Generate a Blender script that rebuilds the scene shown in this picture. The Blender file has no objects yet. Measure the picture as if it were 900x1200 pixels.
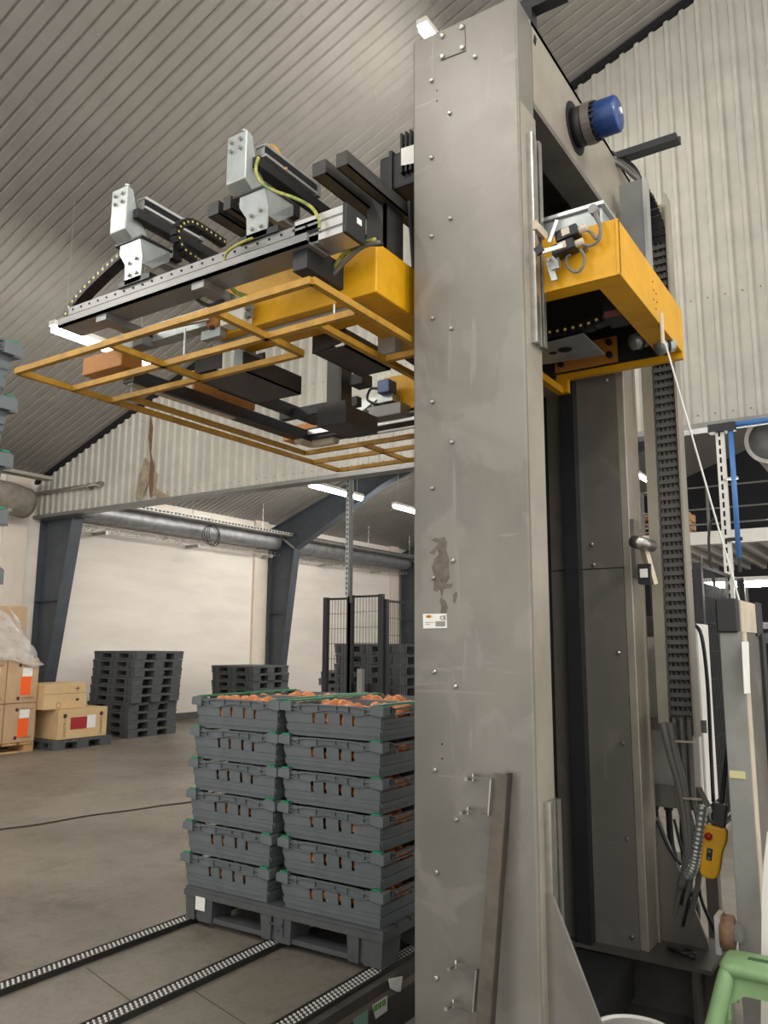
import bpy, math, random
from mathutils import Vector, Matrix
random.seed(7)
S = bpy.context.scene
COL = S.collection
# ------------------------------------------------------------------ camera
CAM_H, PITCH, ROLL, AZ, FPX = 1.4, math.radians(9.43), math.radians(0.29), math.radians(33.37), 938.6
FW = Vector((-math.sin(AZ) * math.cos(PITCH), math.cos(AZ) * math.cos(PITCH), math.sin(PITCH)))
_rt = Vector((math.cos(AZ), math.sin(AZ), 0)); _up = _rt.cross(FW)
RT = math.cos(ROLL) * _rt + math.sin(ROLL) * _up
UP = -math.sin(ROLL) * _rt + math.cos(ROLL) * _up
EYE = Vector((0, 0, CAM_H))
cd = bpy.data.cameras.new('camera'); co = bpy.data.objects.new('camera', cd); COL.objects.link(co)
m = Matrix.Identity(4)
for i in range(3):
    m[i][0] = RT[i]; m[i][1] = UP[i]; m[i][2] = -FW[i]; m[i][3] = EYE[i]
co.matrix_world = m
cd.sensor_fit = 'VERTICAL'; cd.sensor_height = 36; cd.lens = 36 * FPX / 1200; cd.clip_start = .05; cd.clip_end = 200
S.camera = co
# ------------------------------------------------------------------ world, exposure
W = bpy.data.worlds.new('world'); S.world = W; W.use_nodes = True
W.node_tree.nodes['Background'].inputs[0].default_value = (1.0, .975, .94, 1)
W.node_tree.nodes['Background'].inputs[1].default_value = 0.75
S.view_settings.view_transform = 'Standard'; S.view_settings.look = 'None'
S.view_settings.exposure = 1.0; S.view_settings.gamma = 1.0; S.view_settings.use_curve_mapping = False
TUBE = 85.0

# ------------------------------------------------------------------ helpers
def ray(x, y): return FW * FPX + RT * (x - 450) - UP * (y - 600)
def PY(x, y, Y): d = ray(x, y); return EYE + d * ((Y - EYE.y) / d.y)      # photo point at depth plane Y
def PX(x, y, X): d = ray(x, y); return EYE + d * ((X - EYE.x) / d.x)
def PZ(x, y, Z): d = ray(x, y); return EYE + d * ((Z - EYE.z) / d.z)
def lin(c):
    return tuple((v / 255 / 12.92) if v / 255 <= .04045 else ((v / 255 + .055) / 1.055) ** 2.4 for v in c) + (1,)
MATS = {}
def mat(name, rgb, rough=.6, metal=0., var=0., scale=8., bump=0., rgb2=None, bscale=None, spec=.5, stretch=None, detail=6.):
    if name in MATS: return MATS[name]
    M = bpy.data.materials.new(name); M.use_nodes = True; nt = M.node_tree; b = nt.nodes['Principled BSDF']
    b.inputs['Base Color'].default_value = lin(rgb); b.inputs['Roughness'].default_value = rough
    b.inputs['Metallic'].default_value = metal; b.inputs['Specular IOR Level'].default_value = spec
    if var or bump or rgb2:
        tc = nt.nodes.new('ShaderNodeTexCoord'); mp = nt.nodes.new('ShaderNodeMapping')
        nt.links.new(tc.outputs['Object'], mp.inputs['Vector'])
        if stretch: mp.inputs['Scale'].default_value = stretch
        n = nt.nodes.new('ShaderNodeTexNoise'); n.inputs['Scale'].default_value = scale; n.inputs['Detail'].default_value = detail
        n.inputs['Roughness'].default_value = .65
        nt.links.new(mp.outputs[0], n.inputs['Vector'])
        if var or rgb2:
            r = nt.nodes.new('ShaderNodeValToRGB'); r.color_ramp.elements[0].position = .32; r.color_ramp.elements[1].position = .68
            c1 = tuple(max(0, v * (1 - var)) for v in rgb); c2 = tuple(min(255, v * (1 + var)) for v in rgb)
            if rgb2: c1, c2 = rgb2, rgb
            r.color_ramp.elements[0].color = lin(c1); r.color_ramp.elements[1].color = lin(c2)
            nt.links.new(n.outputs['Fac'], r.inputs[0]); nt.links.new(r.outputs[0], b.inputs['Base Color'])
        if bump:
            n2 = nt.nodes.new('ShaderNodeTexNoise'); n2.inputs['Scale'].default_value = bscale or scale * 6; n2.inputs['Detail'].default_value = 4
            nt.links.new(mp.outputs[0], n2.inputs['Vector'])
            bp = nt.nodes.new('ShaderNodeBump'); bp.inputs['Strength'].default_value = bump; bp.inputs['Distance'].default_value = .01
            nt.links.new(n2.outputs['Fac'], bp.inputs['Height']); nt.links.new(bp.outputs[0], b.inputs['Normal'])
    MATS[name] = M
    return M
def emit(name, rgb, s):
    M = bpy.data.materials.new(name); M.use_nodes = True; nt = M.node_tree
    b = nt.nodes['Principled BSDF']; b.inputs['Base Color'].default_value = lin(rgb)
    b.inputs['Emission Color'].default_value = lin(rgb); b.inputs['Emission Strength'].default_value = s
    MATS[name] = M; return M

class G:
    """collects geometry for one mesh"""
    def __init__(s): s.v = []; s.f = []
    def hexa(s, p):   # 0-3 bottom loop, 4-7 top loop
        o = len(s.v); s.v += [tuple(q) for q in p]
        s.f += [tuple(o + i for i in q) for q in ((3, 2, 1, 0), (4, 5, 6, 7), (0, 1, 5, 4), (1, 2, 6, 5), (2, 3, 7, 6), (3, 0, 4, 7))]
        return s
    def box(s, x0, x1, y0, y1, z0, z1):
        return s.hexa([(x0, y0, z0), (x1, y0, z0), (x1, y1, z0), (x0, y1, z0), (x0, y0, z1), (x1, y0, z1), (x1, y1, z1), (x0, y1, z1)])
    def obox(s, c, ax, ay, az, dx, dy, dz):   # oriented box
        c = Vector(c); ax, ay, az = Vector(ax).normalized() * dx / 2, Vector(ay).normalized() * dy / 2, Vector(az).normalized() * dz / 2
        return s.hexa([c - ax - ay - az, c + ax - ay - az, c + ax + ay - az, c - ax + ay - az, c - ax - ay + az, c + ax - ay + az, c + ax + ay + az, c - ax + ay + az])
    def bar(s, a, b, w, h, up=(0, 0, 1)):     # rectangular bar from a to b
        a, b = Vector(a), Vector(b); d = b - a; u = Vector(up)
        sd = d.cross(u)
        if sd.length < 1e-6: sd = d.cross(Vector((1, 0, 0)))
        uu = sd.cross(d)
        return s.obox((a + b) / 2, d, sd, uu, d.length, w, h)
    def prism(s, pts, ext):                   # polygon of 3D points extruded by a vector
        o = len(s.v); n = len(pts); e = Vector(ext)
        s.v += [tuple(p) for p in pts] + [tuple(Vector(p) + e) for p in pts]
        s.f.append(tuple(o + i for i in range(n))[::-1]); s.f.append(tuple(o + n + i for i in range(n)))
        for i in range(n): s.f.append((o + i, o + (i + 1) % n, o + n + (i + 1) % n, o + n + i))
        return s
    def tube(s, pts, r, n=8, caps=True, radii=None):
        pts = [Vector(p) for p in pts]; o = len(s.v); k = len(pts); prev = None
        for i, p in enumerate(pts):
            d = (pts[min(i + 1, k - 1)] - pts[max(i - 1, 0)]).normalized()
            ref = prev if prev is not None else (Vector((0, 0, 1)) if abs(d.z) < .9 else Vector((1, 0, 0)))
            a = (ref - d * ref.dot(d)).normalized(); prev = a; b = d.cross(a)
            rr = radii[i] if radii else r
            for j in range(n):
                t = 2 * math.pi * j / n; s.v.append(tuple(p + (a * math.cos(t) + b * math.sin(t)) * rr))
        for i in range(k - 1):
            for j in range(n):
                s.f.append((o + i * n + j, o + i * n + (j + 1) % n, o + (i + 1) * n + (j + 1) % n, o + (i + 1) * n + j))
        if caps: s.f.append(tuple(o + j for j in range(n))[::-1]); s.f.append(tuple(o + (k - 1) * n + j for j in range(n)))
        return s
    def cyl(s, a, b, r, n=16, r2=None): return s.tube([a, b], r, n, True, [r, r if r2 is None else r2])
    def ring(s, c, axis, r, rt, n=24, k=6):
        c, ax = Vector(c), Vector(axis).normalized(); a = ax.orthogonal().normalized(); b = ax.cross(a); o = len(s.v)
        for i in range(n):
            t = 2 * math.pi * i / n; d = a * math.cos(t) + b * math.sin(t)
            for j in range(k):
                u = 2 * math.pi * j / k; s.v.append(tuple(c + d * (r + rt * math.cos(u)) + ax * rt * math.sin(u)))
        for i in range(n):
            for j in range(k): s.f.append((o + i * k + j, o + ((i + 1) % n) * k + j, o + ((i + 1) % n) * k + (j + 1) % k, o + i * k + (j + 1) % k))
        return s
    def lathe(s, prof, c=(0, 0, 0), n=12):
        o = len(s.v); c = Vector(c)
        for r, z in prof:
            for j in range(n):
                t = 2 * math.pi * j / n; s.v.append((c.x + r * math.cos(t), c.y + r * math.sin(t), c.z + z))
        for i in range(len(prof) - 1):
            for j in range(n): s.f.append((o + i * n + j, o + i * n + (j + 1) % n, o + (i + 1) * n + (j + 1) % n, o + (i + 1) * n + j))
        s.f.append(tuple(o + j for j in range(n))[::-1]); s.f.append(tuple(o + (len(prof) - 1) * n + j for j in range(n)))
        return s
    def mesh(s, name, material, off=(0, 0, 0), smooth=False):
        me = bpy.data.meshes.new(name); o = Vector(off)
        me.from_pydata([tuple(Vector(v) - o) for v in s.v], [], s.f)
        me.materials.append(material)
        if smooth:
            for p in me.polygons: p.use_smooth = True
        me.update(); return me

ORG = {}
def tag(o, label=None, cat=None, group=None, kind=None):
    if label: o['label'] = label
    if cat: o['category'] = cat
    if group: o['group'] = group
    if kind: o['kind'] = kind
    return o
def thing(name, loc, label, cat, group=None):
    o = bpy.data.objects.new(name, None); COL.objects.link(o); o.location = loc; o.empty_display_size = .1
    ORG[o] = Vector(loc); return tag(o, label, cat, group)
def obj(name, g, material, parent=None, smooth=False, bev=0, label=None):
    """mesh object from geometry given in world coordinates (or, below a thing, re-based on the thing's origin)"""
    if parent is not None: off = ORG[parent]
    else:
        xs = [v[0] for v in g.v]; ys = [v[1] for v in g.v]; zs = [v[2] for v in g.v]
        off = Vector(((min(xs) + max(xs)) / 2, (min(ys) + max(ys)) / 2, min(zs)))
    o = bpy.data.objects.new(name, g.mesh(name, material, off, smooth)); COL.objects.link(o)
    if parent is not None: o.parent = parent
    else: o.location = off
    ORG[o] = off
    if label: o['label'] = label
    if bev:
        b = o.modifiers.new('bevel', 'BEVEL'); b.width = bev; b.segments = 2; b.limit_method = 'ANGLE'
    return o
def inst(name, mesh, parent, loc=(0, 0, 0), rot=None):
    o = bpy.data.objects.new(name, mesh); COL.objects.link(o); o.parent = parent; o.location = loc
    if rot: o.rotation_euler = rot
    return o
def copy_tree(o, parent=None):
    c = o.copy(); COL.objects.link(c)
    if parent is not None: c.parent = parent
    for ch in o.children: copy_tree(ch, c)
    return c
def curve(pts, n=8):       # Catmull-Rom
    P = [Vector(p) for p in pts]; P = [2 * P[0] - P[1]] + P + [2 * P[-1] - P[-2]]; out = []
    for i in range(1, len(P) - 2):
        for k in range(n):
            t = k / n; a, b, c, d = P[i - 1:i + 3]
            out.append(.5 * ((2 * b) + (c - a) * t + (2 * a - 5 * b + 4 * c - d) * t * t + (3 * b - a - 3 * c + d) * t ** 3))
    out.append(P[-2]); return out
def text(name, s, size, loc, ax, ay, material, parent):
    """flat lettering as a thin mesh; ax = reading direction, ay = up direction"""
    cu = bpy.data.curves.new(name, 'FONT'); cu.body = s; cu.size = size; cu.align_x = 'CENTER'; cu.align_y = 'CENTER'; cu.extrude = .0004; cu.resolution_u = 2
    t = bpy.data.objects.new(name, cu); me = bpy.data.meshes.new_from_object(t); bpy.data.objects.remove(t)
    ax, ay = Vector(ax).normalized(), Vector(ay).normalized(); az = ax.cross(ay); L = Vector(loc) - ORG[parent]
    for v in me.vertices: v.co = L + ax * v.co.x + ay * v.co.y + az * v.co.z
    me.materials.clear(); me.materials.append(material)
    o = bpy.data.objects.new(name, me); COL.objects.link(o); o.parent = parent; ORG[o] = ORG[parent]; return o
def struct(o, label=None): o['kind'] = 'structure'; o['label'] = label or o.get('label', ''); return o

# ------------------------------------------------------------------ materials
m_roof = mat('roof_sheet_paint', (142, 138, 132), .45, 0, .035, 3, spec=.35)
m_clad = mat('cladding_paint', (180, 177, 167), .5, 0, .05, 2.5, spec=.35)
m_wall = mat('painted_block', (234, 226, 216), .85, 0, .035, 1.2, .25, stretch=(1, .45, 2.2), bscale=9)
m_pil = mat('pilaster_paint', (224, 212, 198), .85, 0, .03, 2)
m_floor0 = mat('concrete_plain', (134, 127, 117), .55, 0, 0, 1.1, .06, rgb2=(104, 98, 89), bscale=30, spec=.4, stretch=(1, .7, 1), detail=9)
def floor_mat():
    M = bpy.data.materials.new('concrete_floor'); M.use_nodes = True; nt = M.node_tree; b = nt.nodes['Principled BSDF']; N = nt.nodes.new; L = nt.links.new
    tc = N('ShaderNodeTexCoord')
    def noise(sc, det, ro=.6):
        n = N('ShaderNodeTexNoise'); n.inputs['Scale'].default_value = sc; n.inputs['Detail'].default_value = det; n.inputs['Roughness'].default_value = ro; L(tc.outputs['Object'], n.inputs['Vector']); return n
    def ramp(src, c0, c1, p0, p1):
        r = N('ShaderNodeValToRGB'); r.color_ramp.elements[0].position = p0; r.color_ramp.elements[1].position = p1; r.color_ramp.elements[0].color = c0; r.color_ramp.elements[1].color = c1; L(src, r.inputs[0]); return r
    a = ramp(noise(.55, 8, .7).outputs[0], lin((108, 101, 91)), lin((148, 140, 128)), .30, .68)
    st = ramp(noise(2.6, 9, .75).outputs[0], (.62, .60, .57, 1), (1, 1, 1, 1), .30, .50)
    fine = ramp(noise(38, 3).outputs[0], (.86, .86, .86, 1), (1.06, 1.06, 1.06, 1), .3, .7)
    def mul(x, y):
        m = N('ShaderNodeMix'); m.data_type = 'RGBA'; m.blend_type = 'MULTIPLY'; m.inputs[0].default_value = 1; L(x, m.inputs[6]); L(y, m.inputs[7]); return m.outputs[2]
    col = mul(mul(a.outputs[0], st.outputs[0]), fine.outputs[0])
    v = N('ShaderNodeTexVoronoi'); v.inputs['Scale'].default_value = 5.5; L(tc.outputs['Object'], v.inputs['Vector'])
    sp = ramp(v.outputs['Distance'], (1, 1, 1, 1), (0, 0, 0, 1), .012, .03)
    mx = N('ShaderNodeMix'); mx.data_type = 'RGBA'; L(sp.outputs[0], mx.inputs[0]); L(col, mx.inputs[6]); mx.inputs[7].default_value = lin((200, 196, 186))
    L(mx.outputs[2], b.inputs['Base Color']); b.inputs['Roughness'].default_value = .5; b.inputs['Specular IOR Level'].default_value = .35
    bp = N('ShaderNodeBump'); bp.inputs['Strength'].default_value = .08; bp.inputs['Distance'].default_value = .01; L(noise(24, 5).outputs[0], bp.inputs['Height']); L(bp.outputs[0], b.inputs['Normal'])
    return M
m_floor = floor_mat()
def mast_mat(name, ca, cb, cs, rough):
    M = bpy.data.materials.new(name); M.use_nodes = True; nt = M.node_tree; b = nt.nodes['Principled BSDF']; N = nt.nodes.new; L = nt.links.new
    tc = N('ShaderNodeTexCoord')
    def noise(sc, det, scale=(1, 1, 1), rot=0, ro=.6, dist=0):
        mp = N('ShaderNodeMapping'); mp.inputs['Scale'].default_value = scale; mp.inputs['Rotation'].default_value = (0, rot, 0); L(tc.outputs['Object'], mp.inputs['Vector'])
        n = N('ShaderNodeTexNoise'); n.inputs['Scale'].default_value = sc; n.inputs['Detail'].default_value = det; n.inputs['Roughness'].default_value = ro; n.inputs['Distortion'].default_value = dist; L(mp.outputs[0], n.inputs['Vector']); return n
    def ramp(src, c0, c1, p0, p1):
        r = N('ShaderNodeValToRGB'); r.color_ramp.elements[0].position = p0; r.color_ramp.elements[1].position = p1; r.color_ramp.elements[0].color = c0; r.color_ramp.elements[1].color = c1; L(src, r.inputs[0]); return r
    base = ramp(noise(2.2, 5, (1, 1, .6)).outputs[0], lin(ca), lin(cb), .35, .65)
    wipe = ramp(noise(4.0, 7, (1, 1, .8), .5, .55, 1.0).outputs[0], (0, 0, 0, 1), (.26, .26, .26, 1), .54, .60)
    scr = ramp(noise(16, 3, (1, 1, .10), .45, .5, .3).outputs[0], (0, 0, 0, 1), (.35, .35, .35, 1), .68, .71)
    scr2 = ramp(noise(18, 3, (.10, 1, 1), .3, .5, .4).outputs[0], (0, 0, 0, 1), (.4, .4, .4, 1), .68, .71)
    def add(x, y):
        m = N('ShaderNodeMix'); m.data_type = 'RGBA'; m.blend_type = 'LIGHTEN'; m.inputs[0].default_value = 1; L(x, m.inputs[6]); L(y, m.inputs[7]); return m.outputs[2]
    msk = add(add(wipe.outputs[0], scr.outputs[0]), scr2.outputs[0])
    mx = N('ShaderNodeMix'); mx.data_type = 'RGBA'; L(msk, mx.inputs[0]); L(base.outputs[0], mx.inputs[6]); mx.inputs[7].default_value = lin(cs)
    L(mx.outputs[2], b.inputs['Base Color']); b.inputs['Metallic'].default_value = .3
    rr = N('ShaderNodeMapRange'); rr.inputs[3].default_value = rough; rr.inputs[4].default_value = rough + .16; L(msk, rr.inputs[0]); L(rr.outputs[0], b.inputs['Roughness'])
    return M
m_frame = mat('portal_steel_paint', (70, 76, 83), .5, 0, .08, 5)
m_dark = mat('dark_paint', (34, 35, 38), .5, 0, .1, 8)
m_black = mat('black_plastic', (24, 24, 26), .45, 0, .1, 12)
m_blackm = mat('black_steel', (60, 58, 56), .45, .2, .12, 10)
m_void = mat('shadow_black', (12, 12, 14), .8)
m_mast = mast_mat('mast_grey_steel', (116, 112, 104), (134, 130, 122), (158, 154, 147), .34)
m_mast_lit = mat('mast_lit_tan', (158, 151, 138), .4, .35, .06, 4)  # lighter tan copy of the mast grey: side light painted in; channel shares it
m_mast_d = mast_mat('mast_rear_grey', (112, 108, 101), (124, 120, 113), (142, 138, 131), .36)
m_beam = mat('base_beam_grey', (84, 80, 75), .5, .2, .12, 5)
m_yel = mat('yellow_paint', (214, 158, 20), .42, 0, .07, 5, spec=.4)
m_yelf = mat('worn_yellow_paint', (198, 150, 44), .5, 0, 0, 14, rgb2=(158, 116, 38))
m_org = mat('orange_brown_paint', (178, 118, 50), .5, 0, .08, 6)
m_galv = mat('galvanised_steel', (172, 178, 176), .38, .55, .08, 12, stretch=(1, 1, .6))
m_alu = mat('aluminium', (200, 200, 198), .3, .7, .04, 10)
m_steel = mat('bare_steel', (170, 168, 162), .28, .85, .08, 20)
m_chan = mat('grey_channel_paint', (132, 132, 130), .42, .3, .06, 6)
m_crate = mat('crate_plastic', (102, 109, 111), .5, 0, .05, 9, spec=.4)
m_pal = mat('pallet_plastic', (80, 83, 84), .55, 0, .08, 10)
m_green = mat('green_plastic', (40, 132, 92), .45, 0, .06, 9)
m_onion = mat('onion_skin', (236, 160, 98), .38, 0, 0, 9, rgb2=(192, 104, 52), stretch=(3, 3, .6))
m_card = mat('cardboard', (186, 156, 122), .8, 0, .05, 5)
m_card2 = mat('cardboard_light', (208, 178, 132), .8, 0, .04, 5)
m_wood = mat('raw_wood', (190, 150, 105), .75, 0, .1, 6, stretch=(1, 1, .2))
m_paper = mat('white_paper', (236, 234, 228), .7, 0, .02, 20)
m_olabel = mat('orange_label', (250, 98, 28), .6)
m_rlabel = mat('red_label', (160, 40, 44), .6)
m_print = mat('print_maroon', (78, 44, 44), .7)
m_ink = mat('print_black', (40, 40, 42), .7)
m_white = mat('white_enamel', (228, 226, 218), .45, 0, .02, 8)
m_blue = mat('blue_motor_paint', (30, 62, 118), .3, 0, .06, 8)
m_bpipe = mat('blue_pipe', (74, 126, 192), .35)
m_cab = mat('cable_grey', (112, 110, 105), .5)
m_cabb = mat('cable_black', (28, 28, 28), .5)
m_cgy = mat('cable_green_yellow', (196, 184, 84), .45, 0, 0, 30, rgb2=(60, 110, 60))
m_cgold = mat('cable_ochre', (186, 140, 52), .45)
m_dot = mat('pin_yellow', (226, 206, 90), .5)
m_cream = mat('cream_paint', (200, 188, 166), .55, 0, .08, 6)
m_gpost = mat('gate_grey', (134, 133, 128), .5, 0, .08, 5)
m_stool = mat('stool_green', (136, 168, 120), .5, 0, .06, 8, rgb2=(118, 152, 104))
m_pend = mat('pendant_yellow', (236, 178, 22), .45, 0, .05, 10)
m_red = mat('red_button', (170, 40, 36), .4)
m_lime = mat('label_green', (112, 170, 70), .6)
m_teal = mat('label_teal', (130, 170, 150), .6)
m_rust = mat('rust_brown', (110, 84, 62), .8, 0, .2, 20)
m_scrape = mat('bare_scraped_patch', (104, 96, 84), .5, .3, .15, 40)
m_silver = mat('foil_duct', (158, 158, 160), .5, .6, .12, 7, .6, bscale=10)
m_tray = mat('tray_galv', (176, 172, 164), .45, .4, .1, 10)
m_joint = mat('joint_dark', (62, 56, 50), .8)
m_tube = emit('tube_light', (255, 251, 243), TUBE)
def film():
    M = bpy.data.materials.new('plastic_film'); M.use_nodes = True; nt = M.node_tree; out = nt.nodes['Material Output']
    p = nt.nodes['Principled BSDF']; p.inputs['Base Color'].default_value = lin((232, 228, 222)); p.inputs['Roughness'].default_value = .25
    t = nt.nodes.new('ShaderNodeBsdfTransparent'); mx = nt.nodes.new('ShaderNodeMixShader'); n = nt.nodes.new('ShaderNodeTexNoise'); n.inputs['Scale'].default_value = 6
    r = nt.nodes.new('ShaderNodeMapRange'); r.inputs[3].default_value = .10; r.inputs[4].default_value = .62
    nt.links.new(n.outputs[0], r.inputs[0]); nt.links.new(r.outputs[0], mx.inputs[0]); nt.links.new(t.outputs[0], mx.inputs[1]); nt.links.new(p.outputs[0], mx.inputs[2])
    nt.links.new(mx.outputs[0], out.inputs[0]); MATS['film'] = M; return M
m_film = film()

# ------------------------------------------------------------------ setting
WX = -11.62; GY = 7.51; GB = 3.40
def zr(x): return 4.867 + .366 * (x + 9.232)
# floor with a sunken strip right of the conveyor
g = G(); PITX0, PITX1, PITY0, PITY1 = -1.985, -1.43, .2, 6.0
g.box(-12.2, PITX0, -3, 24.2, -.2, 0); g.box(PITX1, 9, -3, 24.2, -.2, 0); g.box(PITX0, PITX1, -3, PITY0, -.2, 0); g.box(PITX0, PITX1, PITY1, 24.2, -.2, 0)
floor = struct(obj('floor', g, m_floor), 'worn grey concrete floor of the hall')
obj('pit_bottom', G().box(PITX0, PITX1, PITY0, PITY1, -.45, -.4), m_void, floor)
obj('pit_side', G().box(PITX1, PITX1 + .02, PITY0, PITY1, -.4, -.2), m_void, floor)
for (a, b) in (((-2.61, 2.55), (-2.16, 2.43)), ((-3.16, 2.45), (-2.70, 2.33))):
    obj('floor_joint', G().bar((a[0], a[1], .001), (b[0], b[1], .001), .003, .003), mat('joint_soft', (88, 82, 74), .8), floor)
# left wall
wl = struct(obj('wall_left', G().box(WX - .3, WX, -3, 24.2, 0, 4.2), m_wall), 'white painted block wall behind the steel columns')
for y in (1.3, 6.95, 12.6, 17.9): obj('pilaster', G().box(WX, WX + .06, y, y + .4, 0, 4.1), m_pil, wl)
struct(obj('baseboard_left', G().box(WX, WX + .03, -3, 24.2, 0, .13), mat('baseboard_grey', (92, 90, 88), .7, 0, .06, 6)), 'grey skirting strip along the white wall')
struct(obj('wall_back', G().box(-12, 9, 24.2, 24.4, 0, 10), mat('dark_back_wall', (46, 45, 48), .8, 0, .1, 2)), 'dark far wall of the hall')
# roof sheets
PER = .128; NP = 8; SW = PER * NP; RH = .018
def roof_profile():
    p = []
    for i in range(NP):
        y = i * PER
        p += [(y, 0), (y + .092, 0), (y + .099, RH), (y + .117, RH)]
    p.append((SW, 0)); return p
roof = struct(thing('ceiling', (-9.232, 0, 4.867), 'ribbed light grey metal roof sloping up from the left wall', 'roof'))
del roof['category']
def roof_sheet(x0, x1, dz):
    g = G(); pr = roof_profile(); n = len(pr); T = .004
    for (x, base) in ((x0, zr(x0) + dz), (x1, zr(x1) + dz)):
        g.v += [(x, y, base + h) for (y, h) in pr] + [(x, y, base + h + T) for (y, h) in pr]
    for i in range(n - 1):
        g.f.append((i, i + 1, 2 * n + i + 1, 2 * n + i)); g.f.append((n + i + 1, n + i, 3 * n + i, 3 * n + i + 1))
    return g.mesh('roof_sheet', m_roof, (-9.232, 0, 4.867))
ra, rb = roof_sheet(-12.0, -6.0, 0), roof_sheet(-6.06, 3.6, .006)
ys = -3.0; k = 0
while ys < 24:
    for me in (ra, rb): inst('roof_sheet', me, roof, (0, ys, 0))
    ys += SW; k += 1
g = G()
for X0 in (-10.6, -9.4, -8.2, -7.0, -5.2, -4.0, -2.8, -1.6):
    y = -.3
    while y < 7.4:
        g.cyl((X0, y + .046, zr(X0) - .006), (X0, y + .046, zr(X0) + .002), .007, 6); y += PER * 3
tag(obj('roof_screws', g, m_steel, roof), kind='stuff')
# gable cladding wall
gab = struct(thing('wall_gable', (-6, GY, GB), 'white ribbed cladding gable hanging above the opening', 'wall')); del gab['category']
cp = .15; sw = cp * 6; x = -11.9
while x < 3.0:
    g = G(); pr = []
    for i in range(6):
        u = x + i * cp
        pr += [(u, 0), (u + .088, 0), (u + .103, -.03), (u + .135, -.03)]
    pr.append((x + sw, 0)); n = len(pr)
    for (u, d) in pr: g.v.append((u, GY + d, GB))
    for (u, d) in pr: g.v.append((u, GY + d, zr(u) - .05))
    for (u, d) in pr: g.v.append((u, GY + .02, GB))
    for (u, d) in pr: g.v.append((u, GY + .02, zr(u) - .05))
    for i in range(n - 1):
        g.f.append((i, i + 1, n + i + 1, n + i)); g.f.append((2 * n + i + 1, 2 * n + i, 3 * n + i, 3 * n + i + 1)); g.f.append((i + 1, i, 2 * n + i, 2 * n + i + 1))
    obj('cladding_sheet', g, m_clad, gab); x += sw
obj('bottom_flashing', G().box(-11.9, 3.1, GY - .05, GY + .14, GB - .045, GB + .004), m_chan, gab)
g = G()
for i in range(0, 99):
    xx = -11.9 + .045 + i * cp
    g.cyl((xx, GY - .006, GB + .09), (xx, GY + .002, GB + .09), .007, 6)
    if i > 10: g.cyl((xx, GY - .006, GB + 1.2), (xx, GY + .002, GB + 1.2), .007, 6)
tag(obj('cladding_screws', g, m_rust, gab), kind='stuff')
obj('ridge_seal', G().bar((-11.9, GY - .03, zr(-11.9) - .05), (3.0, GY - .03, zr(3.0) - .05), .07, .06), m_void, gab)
# torn patch in the cladding
def blot(name, pts, Y, material, parent, t=.006):
    P = [PY(px, py, Y) for px, py in pts]
    return obj(name, G().prism(P[::-1], (0, t, 0)), material, parent)
blot('torn_sheet_edge', [(176, 486), (179, 500), (177, 530), (180, 548), (179, 574), (176, 584), (174, 566), (176, 540), (174, 512)], GY - .045, m_rust, gab)
blot('torn_sheet_stain', [(163, 556), (170, 536), (175, 542), (173, 566), (166, 586), (159, 584)], GY - .038, mat('stain_tan', (150, 138, 118), .8, 0, .15, 9), gab)
blot('torn_sheet_stain', [(180, 550), (185, 556), (183, 572), (192, 578), (200, 582), (186, 585), (178, 578)], GY - .038, MATS['stain_tan'], gab)

# portal frames
def portal(Y, label):
    t = thing('portal_frame', (-11.5, Y, 0), label, 'steel frame', 'tapered portal frames'); del t['category']; t['kind'] = 'structure'
    t['category'] = 'steel frame'; del t['kind']
    hw = .10
    zk = 3.40 if Y > 8 else 3.32          # inner knee height
    x_out, x_kn = -11.5, -10.84
    # column
    obj('column_web', G().prism([(x_out, Y - .006, 0), (x_out + .24, Y - .006, 0), (x_kn, Y - .006, zk), (x_out, Y - .006, 3.86)], (0, .012, 0)), m_frame, t)
    obj('outer_flange', G().box(x_out - .015, x_out, Y - hw, Y + hw, 0, 3.86), m_frame, t)
    a, b = Vector((x_out + .245, Y, 0)), Vector((x_kn + .005, Y, zk))
    obj('inner_flange', G().bar(a, b, 2 * hw, .018, (1, 0, 0)), m_frame, t)
    obj('base_plate', G().box(x_out - .05, x_out + .32, Y - .15, Y + .15, 0, .02), m_frame, t)
    obj('web_stiffener', G().box(x_out, x_out + .24 + (.42 * 2.05 / 3.4), Y - hw + .01, Y + hw - .01, 2.05, 2.06), m_frame, t)
    obj('knee_stiffener', G().bar((x_out, Y, 3.86), (x_kn, Y, zk), 2 * hw, .018, (1, 0, 0)), m_tray, t)
    # rafter
    sl = .366; xe = 3.5
    top = lambda xx: zr(xx) - .13
    dep = lambda xx: max(.34, .60 - .12 * (xx - x_kn))
    pts_t = [(x_out, 3.86), (-9.2, top(-9.2)), (xe, top(xe))]; pts_b = [(xe, top(xe) - .36), (-8.6, top(-8.6) - .40), (x_kn, zk)]
    obj('rafter_web', G().prism([(p[0], Y - .006, p[1]) for p in pts_t + pts_b], (0, .012, 0)), m_frame, t)
    g = G()
    for i in range(2): g.bar((pts_t[i][0], Y, pts_t[i][1]), (pts_t[i + 1][0], Y, pts_t[i + 1][1]), 2 * hw, .018)
    obj('rafter_top_flange', g, m_frame, t)
    g = G()
    for i in range(2): g.bar((pts_b[i][0], Y, pts_b[i][1]), (pts_b[i + 1][0], Y, pts_b[i + 1][1]), 2 * hw, .018)
    obj('rafter_bottom_flange', g, m_frame, t)
    return t
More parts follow.
